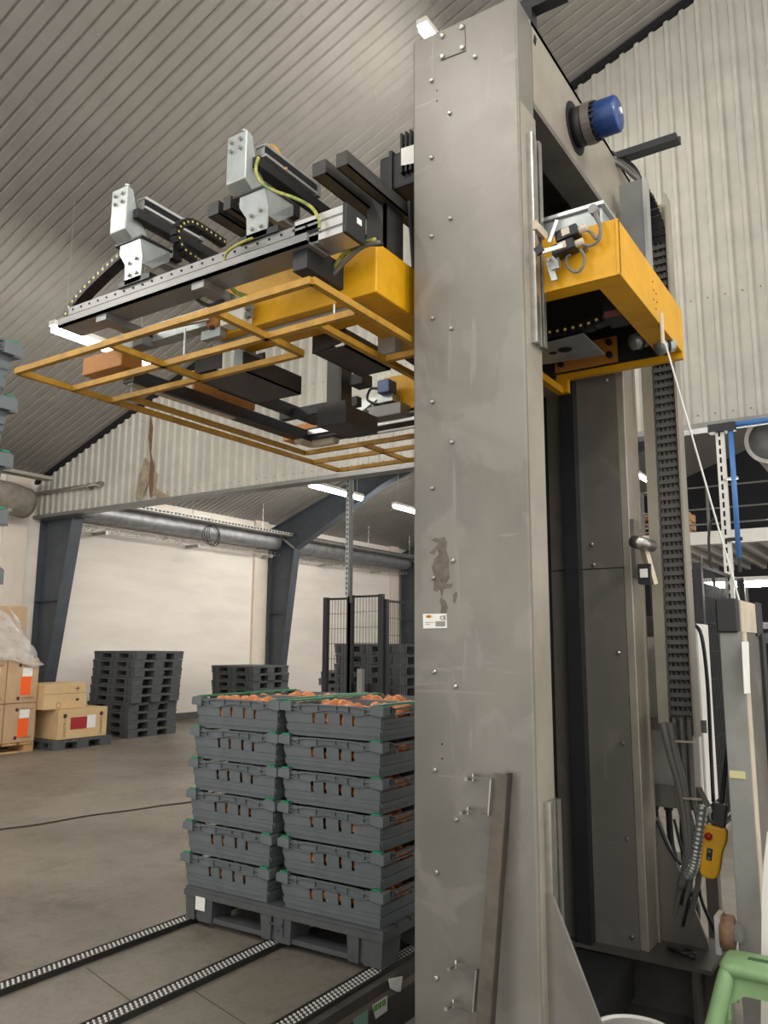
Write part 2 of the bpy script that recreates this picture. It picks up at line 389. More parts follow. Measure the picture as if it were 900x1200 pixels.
def portal_gable(Y):
    t = thing('portal_column', (-11.5, Y, 0), 'tapered dark grey steel column under the left end of the cladding gable', 'steel column')
    hw = .10; x_out, x_kn, zk = -11.58, -10.78, 3.33
    obj('column_web', G().prism([(x_out, Y - .006, 0), (x_out + .24, Y - .006, 0), (x_kn, Y - .006, zk), (x_out, Y - .006, zk)], (0, .012, 0)), m_frame, t)
    obj('outer_flange', G().box(x_out - .015, x_out, Y - hw, Y + hw, 0, zk), m_frame, t)
    obj('inner_flange', G().bar((x_out + .245, Y, 0), (x_kn + .005, Y, zk), 2 * hw, .018, (1, 0, 0)), m_frame, t)
    obj('base_plate', G().box(x_out - .02, x_out + .32, Y - .15, Y + .15, 0, .02), m_frame, t)
    obj('web_stiffener', G().box(x_out, x_out + .5, Y - hw + .01, Y + hw - .01, 2.05, 2.06), m_frame, t)
    obj('head_plate', G().box(x_out, x_kn + .25, Y - hw, Y + hw, zk, zk + .02), m_frame, t)
portal_gable(7.68)
portal(13.1, 'dark steel portal frame standing in the middle of the left wall')
portal(18.45, 'farthest steel portal frame, its column just left of the grey mast')

# trays, duct and cables along the wall head
t = thing('cable_tray', (-11.38, 12, 3.3), 'narrow wire cable tray running along the top of the white wall', 'cable tray')
g = G()
for (ya, yb) in ((7.9, 12.95), (13.25, 18.3)):
    for dx in (0, .1, .2): g.bar((WX + .12 + dx, ya, 3.28), (WX + .12 + dx, yb, 3.28), .008, .008)
    for dx in (0, .2): g.bar((WX + .12 + dx, ya, 3.34), (WX + .12 + dx, yb, 3.34), .008, .008)
tag(obj('long_wires', g, m_tray, t), kind='stuff')
g = G(); y = 7.9
while y < 18.3:
    g.bar((WX + .12, y, 3.28), (WX + .32, y, 3.28), .008, .008); g.bar((WX + .32, y, 3.28), (WX + .32, y, 3.34), .008, .008); y += .14
tag(obj('cross_wires', g, m_tray, t), kind='stuff')
for i in range(5): obj('bracket', G().box(WX, WX + .34, 8.6 + i * 2.1, 8.65 + i * 2.1, 3.22, 3.27), m_tray, t)
t = thing('perforated_tray', (-10.95, 10, 3.62), 'perforated cable tray slung below the roof edge with looped wires', 'cable tray')
for (ya, yb) in ((7.9, 12.98), (13.22, 18.3)):
    obj('tray_channel', G().box(-11.0, -10.84, ya, yb, 3.66, 3.665).box(-10.845, -10.84, ya, yb, 3.665, 3.72).box(-11.0, -10.995, ya, yb, 3.665, 3.72), m_tray, t)
g = G()
g = G(); y = 7.8
while y < 18.2: g.box(-10.838, -10.83, y, y + .05, 3.675, 3.705); y += .09
tag(obj('side_slots', g, m_dark, t), kind='stuff')
for i in range(6): obj('hanger', G().cyl((-10.92, 8.3 + i * 1.9, 3.66), (-10.92, 8.3 + i * 1.9, zr(-10.92)), .006, 6), m_steel, t)
for i in range(3): obj('cable', G().tube(curve([(-10.96 + .04 * i, 7.8, 3.69), (-10.95 + .04 * i, 10, 3.70), (-10.93 + .02 * i, 12, 3.68), (-10.96 + .04 * i, 18, 3.69)], 6), .012, 6), m_cab, t)
tag(obj('foil_duct', G().tube([(-11.3, 7.95 + .25 * i, 3.56) for i in range(21)], .17, 18, True, [.17 + .012 * (i % 2) for i in range(21)]), m_silver, None, True), 'silver foil duct along the wall top, left of the middle steel column', 'duct', 'foil ducts')
tag(obj('foil_duct', G().tube([(-11.3, 13.25 + .25 * i, 3.56) for i in range(21)], .17, 18, True, [.17 + .02 * (i % 2) for i in range(21)]), m_silver, None, True), 'crumpled silver foil duct along the wall top, right of the middle steel column', 'duct', 'foil ducts')
t = thing('cable_coil', (-10.8, 11.05, 3.55), 'coil of black cable hanging from the tray', 'cable coil')
cc = PX(248, 628, -10.78)
for i in range(4): obj('loop', G().ring(cc + Vector((.01 * i, .03 * (i - 1.5), .02 * (i % 2))), (1, .15 * (i - 1), .05), .17 + .012 * i, .007, 24, 5), m_cabb, t, True)
obj('hook', G().cyl(cc + Vector((0, 0, .19)), cc + Vector((-.02, 0, .36)), .008, 6), m_steel, t)
t = thing('gable_conduit', (-11, 7.44, 3.6), 'steel conduit pipe fixed across the lower left corner of the gable', 'pipe')
a, b = PY(38, 579, 7.43), PY(118, 567, 7.43)
obj('pipe', G().cyl(a, b, .028, 10), m_steel, t, True)
obj('end_fitting', G().cyl(b - Vector((.06, 0, 0)), b + Vector((.02, 0, 0)), .04, 10), m_steel, t)
obj('clip', G().box(b.x - .3, b.x - .26, 7.40, GY, b.z - .05, b.z + .04), m_steel, t)
t = thing('eave_duct', (-11.2, 6.5, 3.7), 'bulky grey insulated duct end at the wall head on the left edge', 'duct')
obj('duct_body', G().tube(curve([(-11.3, 3.6, 3.62), (-11.25, 5.5, 3.6), (-11.2, 6.6, 3.56), (-11.28, 7.1, 3.52)], 5), .24, 14), mat('duct_wrap', (138, 132, 120), .7, 0, .12, 5), t, True)
obj('eave_tray', G().box(-11.1, -10.9, 3.0, 7.3, 3.88, 3.93), m_tray, t)
obj('support_strap', G().box(-11.5, -10.9, 6.6, 6.66, 3.3, 3.34), m_tray, t)

# ------------------------------------------------------------------ lamps
def lamp(x, y0, y1, z, label, axis='y'):
    t = thing('tube_lamp', ((x, (y0 + y1) / 2, z) if axis == 'y' else ((y0 + y1) / 2, x, z)), label, 'lamp', 'fluorescent tube lamps')
    P = (lambda a, b, c: Vector((a, b, c))) if axis == 'y' else (lambda a, b, c: Vector((b, a, c)))
    g = G(); p, q = P(x - .045, y0, z + .02), P(x + .045, y1, z + .07)
    g.box(min(p.x, q.x), max(p.x, q.x), min(p.y, q.y), max(p.y, q.y), p.z, q.z); obj('housing', g, m_white, t)
    obj('tube', G().cyl(P(x, y0 + .02, z - .015), P(x, y1 - .02, z - .015), .034, 10), m_tube, t, True)
    for yy in (y0 + .15, y1 - .15):
        zt = zr(P(x, yy, 0).x) if axis == 'y' else z + .35
        obj('hanger', G().cyl(P(x, yy, z + .06), P(x, yy, zt), .004, 5), m_steel, t)
lamp(-6.7, 4.34, 5.55, 4.4, 'bright tube lamp behind the left corner of the yellow guard frame')
lamp(-8.12, 10.1, 11.6, 4.0, 'tube lamp hanging beyond the gable, left of the thin conduit pole')
lamp(-8.05, 12.55, 14.0, 4.0, 'farther tube lamp beyond the gable, beside the grey mast')
lamp(-2.84, 4.81, 6.2, 6.2, 'tube lamp peeking over the top left corner of the grey mast')
lamp(10.2, -2.25, -.9, 2.14, 'glaring tube lamp below the mezzanine at the right edge', 'x')
lamp(-5.6, -1.2, .3, 4.6, 'tube lamp outside the view behind the camera, left row'); 
lamp(-2.84, -2.5, -1.0, 6.2, 'tube lamp outside the view behind the camera, middle row')
lamp(2.2, -1.6, -.1, 6.2, 'tube lamp outside the view right of the camera, near')
lamp(2.2, 1.2, 2.7, 4.8, 'added fill tube lamp outside the view right of the mast')  # unseen lamp added to brighten the gate and the mast's right side
lamp(-4.4, 15.5, 17, 4.8, 'tube lamp outside the view behind the mast, far bay')

# ------------------------------------------------------------------ pallets
def pallet_root(L, Wd, H, loc, label, cat='pallet', group=None, rz=0, sticker=False, name='plastic_pallet'):
    t = thing(name, loc, label, cat, group); o = Vector(loc)
    def L_(g): 
        g.v = [tuple(Vector(v) + o) for v in g.v]; return g
    l, w = L / 2, Wd / 2; d = min(.045, H * .28)
    g = G().box(-l, l, -w, w, H - d, H - d * .35)
    n = 7; s = Wd / n
    for i in range(n): g.box(-l + .004, l - .004, -w + i * s + .008, -w + (i + 1) * s - .008, H - d * .35, H)
    obj('deck', L_(g), m_pal, t)
    fw, fd = (.19 if L > 1.1 else .19), (.15 if L > 1.1 else .19)
    for i, cx in enumerate((-l + fw / 2 + .006, 0, l - fw / 2 - .006)):
        for j, cy in enumerate((-w + fd / 2 + .006, 0, w - fd / 2 - .006)):
            g = G(); a, b = fw / 2, fd / 2; r = .008 if L > 1.1 else .003
            # tapered block with a vertical groove in its faces
            g.hexa([(cx - a + r, cy - b + r * .6, 0), (cx - a * .35, cy - b + r * .6, 0), (cx - a * .35, cy + b - r, 0), (cx - a + r, cy + b - r, 0), (cx - a, cy - b, H - d), (cx - a * .3, cy - b, H - d), (cx - a * .3, cy + b, H - d), (cx - a, cy + b, H - d)])
            g.hexa([(cx - a * .35, cy - b + .016, .004), (cx - a * .08, cy - b + .016, .004), (cx - a * .08, cy + b - .016, .004), (cx - a * .35, cy + b - .016, .004), (cx - a * .35, cy - b + .016, H - d), (cx - a * .08, cy - b + .016, H - d), (cx - a * .08, cy + b - .016, H - d), (cx - a * .35, cy + b - .016, H - d)])
            g.hexa([(cx - a * .08, cy - b + r * .6, 0), (cx + a - r, cy - b + r * .6, 0), (cx + a - r, cy + b - r, 0), (cx - a * .08, cy + b - r, 0), (cx - a * .12, cy - b, H - d), (cx + a, cy - b, H - d), (cx + a, cy + b, H - d), (cx - a * .12, cy + b, H - d)])
            obj('foot', L_(g), m_pal, t)
    for cy in (-w + .06, 0, w - .06): obj('runner', L_(G().box(-l + .1, l - .1, cy - .04, cy + .04, .004, .026)), m_pal, t)
    if sticker:
        obj('sticker', L_(G().box(-l + .085, -l + .15, -w - .0005, -w + .004, .055, .118)), m_paper, t, label='blank white paper sticker')
        obj('emblem', L_(G().box(-.03, .05, -w + .0, -w + .004, .075, .083).box(-.03, -.022, -w, -w + .004, .035, .11).box(.042, .05, -w, -w + .004, .03, .11).box(.0, .022, -w, -w + .004, .05, .058)), m_pal, t)
    t.rotation_euler.z = rz
    return t
PX0, PX1, PYF = -3.235, -2.020, 3.075
CX = (PX0 + PX1) / 2
pallet_root(1.215, .81, .155, (CX, PYF + .405, .03), 'grey plastic pallet on the conveyor under the onion crates', sticker=True)
# stacked pallets by the wall
base = pallet_root(1.0, .95, .126, (-10.46, 8.68, 0), 'bottom pallet of the tall ten-high stack by the white wall', group='tall pallet stack')
ordn = ['second', 'third', 'fourth', 'fifth', 'sixth', 'seventh', 'eighth', 'ninth', 'tenth', 'eleventh']
for i in range(1, 10):
    c = copy_tree(base); c.location = Vector((-10.46 + (.02 + .008 * i if i > 1 else 0) - (.05 if i in (2, 3) else 0), 8.68 + random.uniform(-.012, .012), .129 * i)); c.rotation_euler.z = random.uniform(-.012, .012)
    c['label'] = ('top pallet' if i == 9 else ordn[i - 1] + ' pallet from the floor') + ' of the tall ten-high stack by the white wall'
def stack(n, x, y, what, group, rz=0, jit=.01):
    for i in range(n):
        c = copy_tree(base)
        c.location = (x + random.uniform(-jit, jit), y + random.uniform(-jit, jit), .129 * i); c.rotation_euler.z = rz
        nm = 'bottom pallet' if i == 0 else 'top pallet' if i == n - 1 else ordn[i - 1] + ' pallet from the floor'
        c['label'] = nm + ' of the ' + what; c['group'] = group
stack(8, -10.1, 11.0, 'low stack half hidden behind the onion crates', 'low pallet stack', jit=.03)
stack(7, -9.3, 12.9, 'far dark stack beside the second steel column', 'far pallet stack', .5, .05)
stack(11, -5.87, 8.98, 'stack standing inside the wire mesh fence', 'fenced pallet stack', jit=.015)

# ------------------------------------------------------------------ crates of onions
def crate_parts():
    l0, w0, l1, w1, H = .268, .172, .286, .188, .157
    def wall_pt(side, u, z, o):  # side 0:-y 1:+x 2:+y 3:-x ; u along wall; o outward offset
        t = z / H; l = l0 + (l1 - l0) * t + (o if side in (1, 3) else 0); w = w0 + (w1 - w0) * t + (o if side in (0, 2) else 0)
        if side == 0: return (u * (l / l1 if 1 else 1), -w, z)
        if side == 2: return (-u * (l / l1), w, z)
        if side == 1: return (l, u * (w / w1), z)
        return (-l, -u * (w / w1), z)
    g = G()
    def cell(side, u0, u1, z0, z1, o=0., th=.004):
        a = [wall_pt(side, u0, z0, o), wall_pt(side, u1, z0, o), wall_pt(side, u1, z1, o), wall_pt(side, u0, z1, o)]
        b = [wall_pt(side, u0, z0, o - th), wall_pt(side, u1, z0, o - th), wall_pt(side, u1, z1, o - th), wall_pt(side, u0, z1, o - th)]
        g.hexa([a[0], a[1], b[1], b[0], a[3], a[2], b[2], b[3]])
    slots = [(-.118, -.100), (-.041, -.023), (.049, .067), (.122, .140)]
    for side in (0, 2):
        cell(side, -l1, l1, 0, .022, .0); cell(side, -l1, l1, .022, .042, .005); cell(side, -l1, l1, .042, .062, .0)
        prev = -l1
        for (a, b) in slots: cell(side, prev, a, .062, .112, .004); prev = b
        cell(side, prev, l1, .062, .112, .004); cell(side, -l1, l1, .112, .150, 0)
    for side in (1, 3):
        cell(side, -w1, w1, 0, .026, .0); cell(side, -w1, w1, .026, .050, .007); cell(side, -w1, w1, .050, .078, .0); cell(side, -w1, w1, .078, .098, .007)
        cell(side, -w1, -.07, .098, .132, 0); cell(side, .07, w1, .098, .132, 0); cell(side, -w1, w1, .132, .142, 0)
    g.box(-l0, l0, -w0, w0, .0, .004)
    body = g.mesh('body', m_crate)
    # rim: upper ledge, wavy lower ledge, webs and corner brackets
    r = G(); lo, wo = .300, .200
    def ledge_run(side, zf, th, a, b, n):
        for i in range(n):
            u0, u1 = a + (b - a) * i / n, a + (b - a) * (i + 1) / n; z0, z1 = zf(u0), zf(u1)
            if side in (0, 2):
                s = -1 if side == 0 else 1; y0, y1 = s * (w1 - .006), s * (wo - .004)
                r.hexa([(u0, y0, z0), (u1, y0, z1), (u1, y1, z1), (u0, y1, z0), (u0, y0, z0 + th), (u1, y0, z1 + th), (u1, y1, z1 + th), (u0, y1, z0 + th)])
            else:
                s = -1 if side == 3 else 1; x0, x1 = s * (l1 - .006), s * (lo - .004)
                r.hexa([(x0, u0, z0), (x1, u0, z0), (x1, u1, z1), (x0, u1, z1), (x0, u0, z0 + th), (x1, u0, z0 + th), (x1, u1, z1 + th), (x0, u1, z1 + th)])
    up = lambda u: .150 - .008 * math.exp(-((abs(u) - .215) / .02) ** 2) if abs(u) < .24 else .150
    dn = lambda u: .118 + .010 * math.cos(u * 22)
    for side in (0, 2):
        ledge_run(side, lambda u: .147 - .010 * (1 / (1 + math.exp(-(abs(u) - .17) * 90))) * (1 if abs(u) < .235 else 0), .005, -.30, .30, 24)
        ledge_run(side, dn, .004, -.29, .29, 20)
        s = -1 if side == 0 else 1
        for u in (-.19, -.08, .03, .10, .19): r.box(u - .002, u + .002, min(s * (w1 - .004), s * (wo - .006)), max(s * (w1 - .004), s * (wo - .006)), .120, .150)
    upe = lambda u: .150 - .016 * (1 if abs(u) < .09 else max(0, 1 - (abs(u) - .09) / .04))
    for side in (1, 3):
        ledge_run(side, upe, .005, -.196, .196, 18); ledge_run(side, lambda u: .116 - .008 * (abs(u) < .1) + .006, .004, -.19, .19, 8)
        s = -1 if side == 3 else 1
        for u in (-.12, .12): r.box(min(s * (l1 - .004), s * (lo - .006)), max(s * (l1 - .004), s * (lo - .006)), u - .002, u + .002, .120, .14)
    for sx in (-1, 1):
        for sy in (-1, 1):
            x0, x1 = sorted((sx * .232, sx * .302)); y0, y1 = sorted((sy * .182, sy * .204))
            r.prism([(x0, y0, .118), (x1, y0, .112), (x1, y0, .150), (x1 - sx * .012 if sx > 0 else x1, y0, .158), (x0 if sx > 0 else x0 + .012, y0, .158), (x0, y0, .148)], (0, y1 - y0, 0))
            xa, xb = sorted((sx * .284, sx * .304)); ya, yb = sorted((sy * .15, sy * .2)); r.box(xa, xb, ya, yb, .116, .152)
    rim = r.mesh('rim', m_crate)
    bar = G().box(-.012, .012, -.186, .186, -.004, .006).box(-.016, .016, -.196, -.170, -.008, .004).box(-.016, .016, .170, .196, -.008, .004).mesh('stacking_bar', m_green)
    clip = G().box(-.022, .022, -.010, .010, 0, .010).box(-.010, .026, -.012, .012, .004, .007).mesh('clip', m_green)
    return body, rim, bar, clip
C_BODY, C_RIM, C_BAR, C_CLIP = crate_parts()
CP = .157
def crate(loc, label, group, top=False):
    t = thing('onion_crate', loc, label, 'crate', group)
    inst('body', C_BODY, t); inst('rim', C_RIM, t)
    if top:
        for sx in (-1, 1): inst('stacking_bar', C_BAR, t, (sx * .262, 0, .158))
    else:
        for sx in (-1, 1):
            for sy in (-1, 1): inst('clip', C_CLIP, t, (sx * .262, sy * .190, .1555))
    return t
def onion_mesh(k):
    pr = [(.001, -.033), (.012, -.031), (.026, -.022), (.034, -.004), (.033, .010), (.024, .024), (.012, .031), (.006, .035), (.004, .039 + .001 * k)]
    g = G().lathe(pr, (0, 0, 0), 10); me = g.mesh('onion', m_onion, smooth=True); return me
ONI = [onion_mesh(k) for k in range(3)]
def onion(p, label, group, r=1.):
    o = bpy.data.objects.new('onion', random.choice(ONI)); COL.objects.link(o); o.location = p
    o.rotation_euler = (random.uniform(0, 6.28), random.uniform(0, 6.28), random.uniform(0, 6.28)); s = r * random.uniform(.92, 1.08); o.scale = (s, s, s)
    tag(o, label, 'onion', group)
ZB = .185
pos = {'front left': (CX - .3045, PYF + .2), 'front right': (CX + .3045, PYF + .2), 'rear left': (CX - .3045, PYF + .608), 'rear right': (CX + .3045, PYF + .608)}
lev = ['bottom', 'second', 'third', 'fourth', 'fifth', 'top']
for nm, (cx, cy) in pos.items():
    for i in range(6):
        j = 0 if i == 5 else random.uniform(-.006, .006)
        c = crate((cx + j - (.006 * (5 - i) if 'left' in nm else 0), cy, ZB + i * CP), f'grey onion crate, {lev[i]} of the {nm} stack' + (' with green bars swung over the onions' if i == 5 else ' counted from the pallet' if i else ' on the pallet'), 'onion crates on the pallet', i == 5)
        x0, y0, z0 = c.location
        if i == 5:
            lab = f'brown onion heaped in the top crate of the {nm} stack'; grp = f'onions in the {nm} top crate'
            nx = 8; ny = 5
            for a in range(nx):
                for b in range(ny):
                    onion((x0 - .226 + .452 * a / (nx - 1) + random.uniform(-.012, .012), y0 - .128 + .256 * b / (ny - 1) + random.uniform(-.01, .01), z0 + .101 + random.uniform(-.008, .020)), lab, grp)
            for a in range(5): onion((x0 + random.uniform(-.2, .2), y0 + random.uniform(-.1, .08), z0 + .131 + random.uniform(-.004, .006)), lab, grp, .95)
            for u in (-.109, -.032, .058, .131): onion((x0 + u, y0 - .139, z0 + .075), lab, grp)
        elif 'front' in nm:
            lab = f'brown onion glimpsed through the openings of the {lev[i]} crate, {nm} stack'; grp = f'onions in the {lev[i]} crate of the {nm} stack'
            for u in (-.109, -.032, .058, .131): onion((x0 + u + random.uniform(-.006, .006), y0 - .139, z0 + .082 + random.uniform(-.006, .006)), lab, grp, 1.0)
            if 'right' in nm:
                for v in (-.09, -.025, .045, .11): onion((x0 + .238, y0 + v, z0 + .095 + random.uniform(-.006, .01)), lab, grp)
                for v in (-.06, .01, .08): onion((x0 + .19, y0 + v, z0 + .105 + random.uniform(-.006, .006)), lab, grp)
# tall stack at the left picture edge, arriving on the same conveyor
SX, SY = -2.02 - .3, 1.225 - .204
pallet_root(1.215, .81, .155, (SX - .305, SY - .2, .03), 'pallet under the tall crate stack at the left picture edge')
n_left = 13
for i in range(n_left):
    nth = {12: 'topmost', 11: 'second from the top', 10: 'third from the top', 9: 'fourth from the top'}.get(i, f'number {i + 1} from the pallet')
    crate((SX, SY, ZB + i * CP), f'grey crate at the left picture edge, {nth} of its tall stack', 'crates at the left picture edge')

# ------------------------------------------------------------------ conveyor
cv = thing('chain_conveyor', (CX, 3, 0), 'three-strand chain conveyor set in the floor below the pallet', 'conveyor')
for X0 in (-3.238, -2.650, -2.068):
    obj('strand_channel', G().box(X0 - .034, X0 + .034, .3, 5.2, -.001, .0185).box(X0 + .034, X0 + .042, .3, 5.2, 0, .026).box(X0 - .042, X0 - .034, .3, 5.2, 0, .024), mat('strand_dark', (52, 50, 47), .5, .2, .1, 9), cv)
    g = G(); y = 1.3; k = 0
    while y < 4.6:
        for j in range(3):
            yo = y + (.0125 if j == 1 else 0); xo = X0 - .021 + .021 * j
            g.hexa([(xo - .0075, yo, .018), (xo, yo - .0058, .018), (xo + .0075, yo, .018), (xo, yo + .0058, .018), (xo - .0075, yo, .0235), (xo, yo - .0058, .0235), (xo + .0075, yo, .0235), (xo, yo + .0058, .0235)])
        y += .024
    tag(obj('roller_chain', g, mat('chain_plate', (238, 236, 230), .35, .1), cv), kind='stuff')
obj('side_lip', G().box(-2.022, -1.9835, .3, 5.2, -.03, .012), m_beam, cv)
obj('side_rail', G().box(-2.0, -1.9825, .3, 5.2, -.062, -.0305), mat('conveyor_rail', (128, 118, 104), .5, .2, .1, 6), cv)
obj('side_plate', G().box(-2.0, -1.984, .3, 5.2, -.23, -.0625), m_beam, cv)
def on_side(px, py): return PX(px, py, -1.983)
def sticker(name, px, material, parent, t=.0015, X0=-1.982):
    P = [PX(a, b, X0) for a, b in px]; return obj(name, G().prism(P, (t, 0, 0)), material, parent)
sticker('barcode_label', [(436, 1178), (453.5, 1166.5), (453.5, 1184.5), (440, 1194)], m_paper, cv)
for a in range(3):
    u = 438 + a * 5.0
    sticker('green_bar', [(u, 1178.5 - a * 3.1), (u + 1.6, 1177.5 - a * 3.1), (u + 1.6, 1185 - a * 3.1), (u, 1186 - a * 3.1)], m_lime, cv, .001, -1.9804)
    sticker('green_bar', [(u + 2.1, 1177.2 - a * 3.1), (u + 3.9, 1176 - a * 3.1), (u + 3.9, 1183.6 - a * 3.1), (u + 2.1, 1184.8 - a * 3.1)], m_lime, cv, .001, -1.9804)
sticker('teal_label', [(414, 1194), (431, 1183), (431, 1200), (414, 1212)], m_teal, cv)
sticker('torn_paper', [(455, 1147), (471, 1144), (468.5, 1162), (464, 1162), (457, 1158)], m_paper, cv, .004, -1.975)
# floor cable
a = [PZ(*p, .006) for p in ((-40, 979), (0, 972), (40, 967), (80, 960), (110, 955), (150, 950), (190, 944), (222, 940), (300, 928))]
tag(obj('floor_cable', G().tube(curve(a, 4), .007, 6), m_joint, None, True), 'thin dark cable lying across the floor left of the crates', 'cable')

# ------------------------------------------------------------------ mast
ML, MR, MF, MT = -1.367, -.958, 2.255, 3.595   # left, right, front, top
FB, RF, RB = 2.392, 3.295, 3.430               # back of front leg, front and back of rear leg
mast = thing('lift_mast', (-1.16, 2.85, 0), 'tall grey steel lift mast with two legs and crosshead', 'machine')
obj('front_column', G().box(ML, MR, MF, FB, .05, MT), m_mast, mast, bev=.006)
obj('front_edge_strip', G().box(MR, MR + .004, MF + .012, FB, .3, 3.2), m_mast_lit, mast)
obj('crosshead_side', G().box(MR - .02, MR, FB, 3.58, 3.27, MT), m_mast_lit, mast)
obj('crosshead_side', G().box(ML, ML + .02, FB, 3.58, 3.27, MT), m_mast, mast)
obj('crosshead_top', G().box(ML, MR, FB, 3.58, MT - .02, MT), m_mast, mast)
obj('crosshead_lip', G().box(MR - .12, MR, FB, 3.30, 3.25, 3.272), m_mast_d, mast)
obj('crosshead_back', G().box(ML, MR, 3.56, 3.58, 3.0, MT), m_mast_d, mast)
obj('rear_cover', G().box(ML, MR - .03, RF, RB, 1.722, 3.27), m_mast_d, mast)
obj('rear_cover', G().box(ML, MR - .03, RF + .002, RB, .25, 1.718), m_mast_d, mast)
obj('rear_edge_strip', G().box(MR - .03, MR + .004, RF + .004, RB, .25, 3.3), m_mast_lit, mast, bev=.004)
obj('rear_back_strip', G().box(MR - .004, MR + .012, RB, RB + .02, .25, 3.3), m_mast_lit, mast)
obj('slot_shade_sheet', G().box(-1.32, -1.30, FB, RF, .25, 2.50).box(-1.32, -1.30, FB, RF, 2.80, 3.27), m_void, mast)  # black sheets put in to stand for the shade inside the slot
obj('guide_rail', G().box(-1.22, -1.16, FB, FB + .05, .25, 3.27), m_dark, mast)
obj('guide_rail', G().box(-1.22, -1.16, RF - .05, RF, .25, 3.27), m_dark, mast)
obj('drive_belt', G().box(-1.10, -1.04, FB + .10, FB + .112, .3, 3.3), m_black, mast)
obj('drive_belt', G().box(-1.25, -1.2, FB + .40, FB + .412, .3, 3.3), m_black, mast)
# base beams and gussets
for (y0, y1, yw) in ((3.245, 3.60, 3.40), (2.10, 2.42, 2.27)):
    obj('base_beam', G().box(-1.42, -.72, y0, y1, .235, .25).box(-1.42, -.72, y0, y1, 0, .016).box(-1.42, -.72, yw, yw + .014, .016, .235), m_beam, mast)
obj('beam_stiffener', G().box(-.792, -.778, 3.26, 3.58, .016, .235), m_beam, mast)
obj('beam_stiffener', G().box(-1.24, -1.226, 3.26, 3.40, .016, .235), m_beam, mast)
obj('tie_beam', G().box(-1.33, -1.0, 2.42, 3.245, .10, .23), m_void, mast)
obj('gusset', G().prism([(MR, 3.46, .25), (-.772, 3.46, .25), (-.772, 3.46, .27), (MR + .02, 3.46, .715), (MR, 3.46, .715)], (0, .012, 0)), m_mast_d, mast)
obj('gusset', G().prism([(MR + .004, 2.30, .25), (-.752, 2.30, .25), (-.752, 2.30, .27), (MR + .022, 2.30, .702), (MR + .004, 2.30, .70)], (0, .012, 0)), m_mast_d, mast)
# bolts on the front face
bolt = G().tube([(0, .004, 0), (0, -.006, 0), (0, -.009, 0)], .008, 10, True, [.009, .009, .005]).mesh('bolt', m_steel, smooth=False)
def bolt_at(px, py, Y, s=1.):
    p = PY(px, py, Y) - ORG[mast]; o = inst('bolt', bolt, mast, p); o.scale = (s, 1, s)
for p in [(557, 67), (506, 95), (527, 133), (506, 185), (528, 256), (506, 277), (507, 373), (529, 385), (507, 471), (530, 518), (507, 572), (531, 657), (508, 677), (509, 787), (534, 804), (510, 902), (535, 960), (512, 1022), (512, 1146)]: bolt_at(*p, MF - .001, .85)
for p in [(694, 638), (696, 662), (711, 446), (725, 765), (730, 871), (735, 983), (741, 1098)]: bolt_at(*p, RF - .001, .8)
g = G(); P = [PY(*p, MF) for p in ((515, 37), (545, 29), (546, 60), (517, 71))]; P.reverse(); g.prism([q - Vector((0, .004, 0)) for q in P][::-1], (0, .0045, 0))
ap = obj('access_plate', g, m_mast, mast, label='small bolted cover plate near the top')
for p in ((518.5, 42.5), (541.5, 32), (542, 56), (518.5, 66.5)): bolt_at(*p, MF - .004, 1.1)
# punched holes
g = G()
for p in ((512, 106), (512, 118), (518, 872), (518, 889)): c = PY(*p, MF - .0012); g.cyl(c, c + Vector((0, .002, 0)), .003, 8)
obj('punched_hole', g, m_void, mast)
c = PX(627, 47, MR + .0012); obj('slot_hole', G().obox(c, (0, 1, -.3), (1, 0, 0), (0, .3, 1), .018, .002, .036), m_void, mast)
# scraped paint
for pts in ([(505, 633), (510, 630), (513, 631), (521, 629), (524, 636), (523, 646), (526, 655), (526, 668), (527, 676), (523, 684), (531, 684), (529, 689), (520, 690), (518, 700), (515, 690), (512, 694), (508, 692), (509, 676), (506, 665), (509, 655), (514, 650), (512, 643), (509, 650), (503, 648), (509, 643), (513, 637)],
            [(517, 700), (522, 704), (525, 712), (523, 720), (516, 720), (517, 710), (515, 704)], [(531, 697), (535, 693), (536, 698), (533, 708), (531, 705)]):
    P = [PY(*p, MF - .0006) for p in pts]; obj('scraped_patch', G().prism(P[::-1], (0, .0007, 0)), m_scrape, mast)
# name plate
P = [PY(*p, MF - .0035) for p in ((495.5, 719.5), (523, 719), (523.5, 736), (496, 736.5))]
npl = obj('name_plate', G().prism(P[::-1], (0, .003, 0)), m_paper, mast, label='white name plate with CE mark')
def np_box(px0, px1, py0, py1, material, nm):
    P = [PY(*p, MF - .0045) for p in ((px0, py0), (px1, py0), (px1, py1), (px0, py1))]; o = obj(nm, G().prism(P[::-1], (0, .0015, 0)), material, npl)
ORG[npl] = ORG[mast]
np_box(499, 501.5, 721.2, 723.8, m_lime, 'green_mark'); np_box(501.5, 504, 720.8, 724, m_red, 'red_mark'); np_box(504, 506.4, 721, 723.8, m_pend, 'yellow_mark')
np_box(510.4, 521.6, 728, 734, m_gpost, 'grey_field'); np_box(498.2, 508.6, 729, 729.7, m_gpost, 'text_line'); np_box(498.2, 503.8, 731.3, 732, m_gpost, 'text_line')
text('ce_mark', 'CE', .019, PY(519, 724.2, MF - .0048), (1, 0, 0), (0, 0, 1), m_ink, npl)
# chrome switch strips on the side face
def strip(za, zb, nm='switch_strip'):
    for i, (y, w) in enumerate(((2.315, .022), (2.345, .022), (2.375, .022))):
        obj(nm, G().box(MR + .004, MR + .026 - .006 * (i % 2), y - w / 2, y + w / 2, za, zb), m_steel, mast)
strip(2.36, 3.10); strip(.36, .95)
obj('strip_clamp', G().box(MR + .02, MR + .034, 2.30, 2.40, 2.745, 2.775), m_cream, mast)
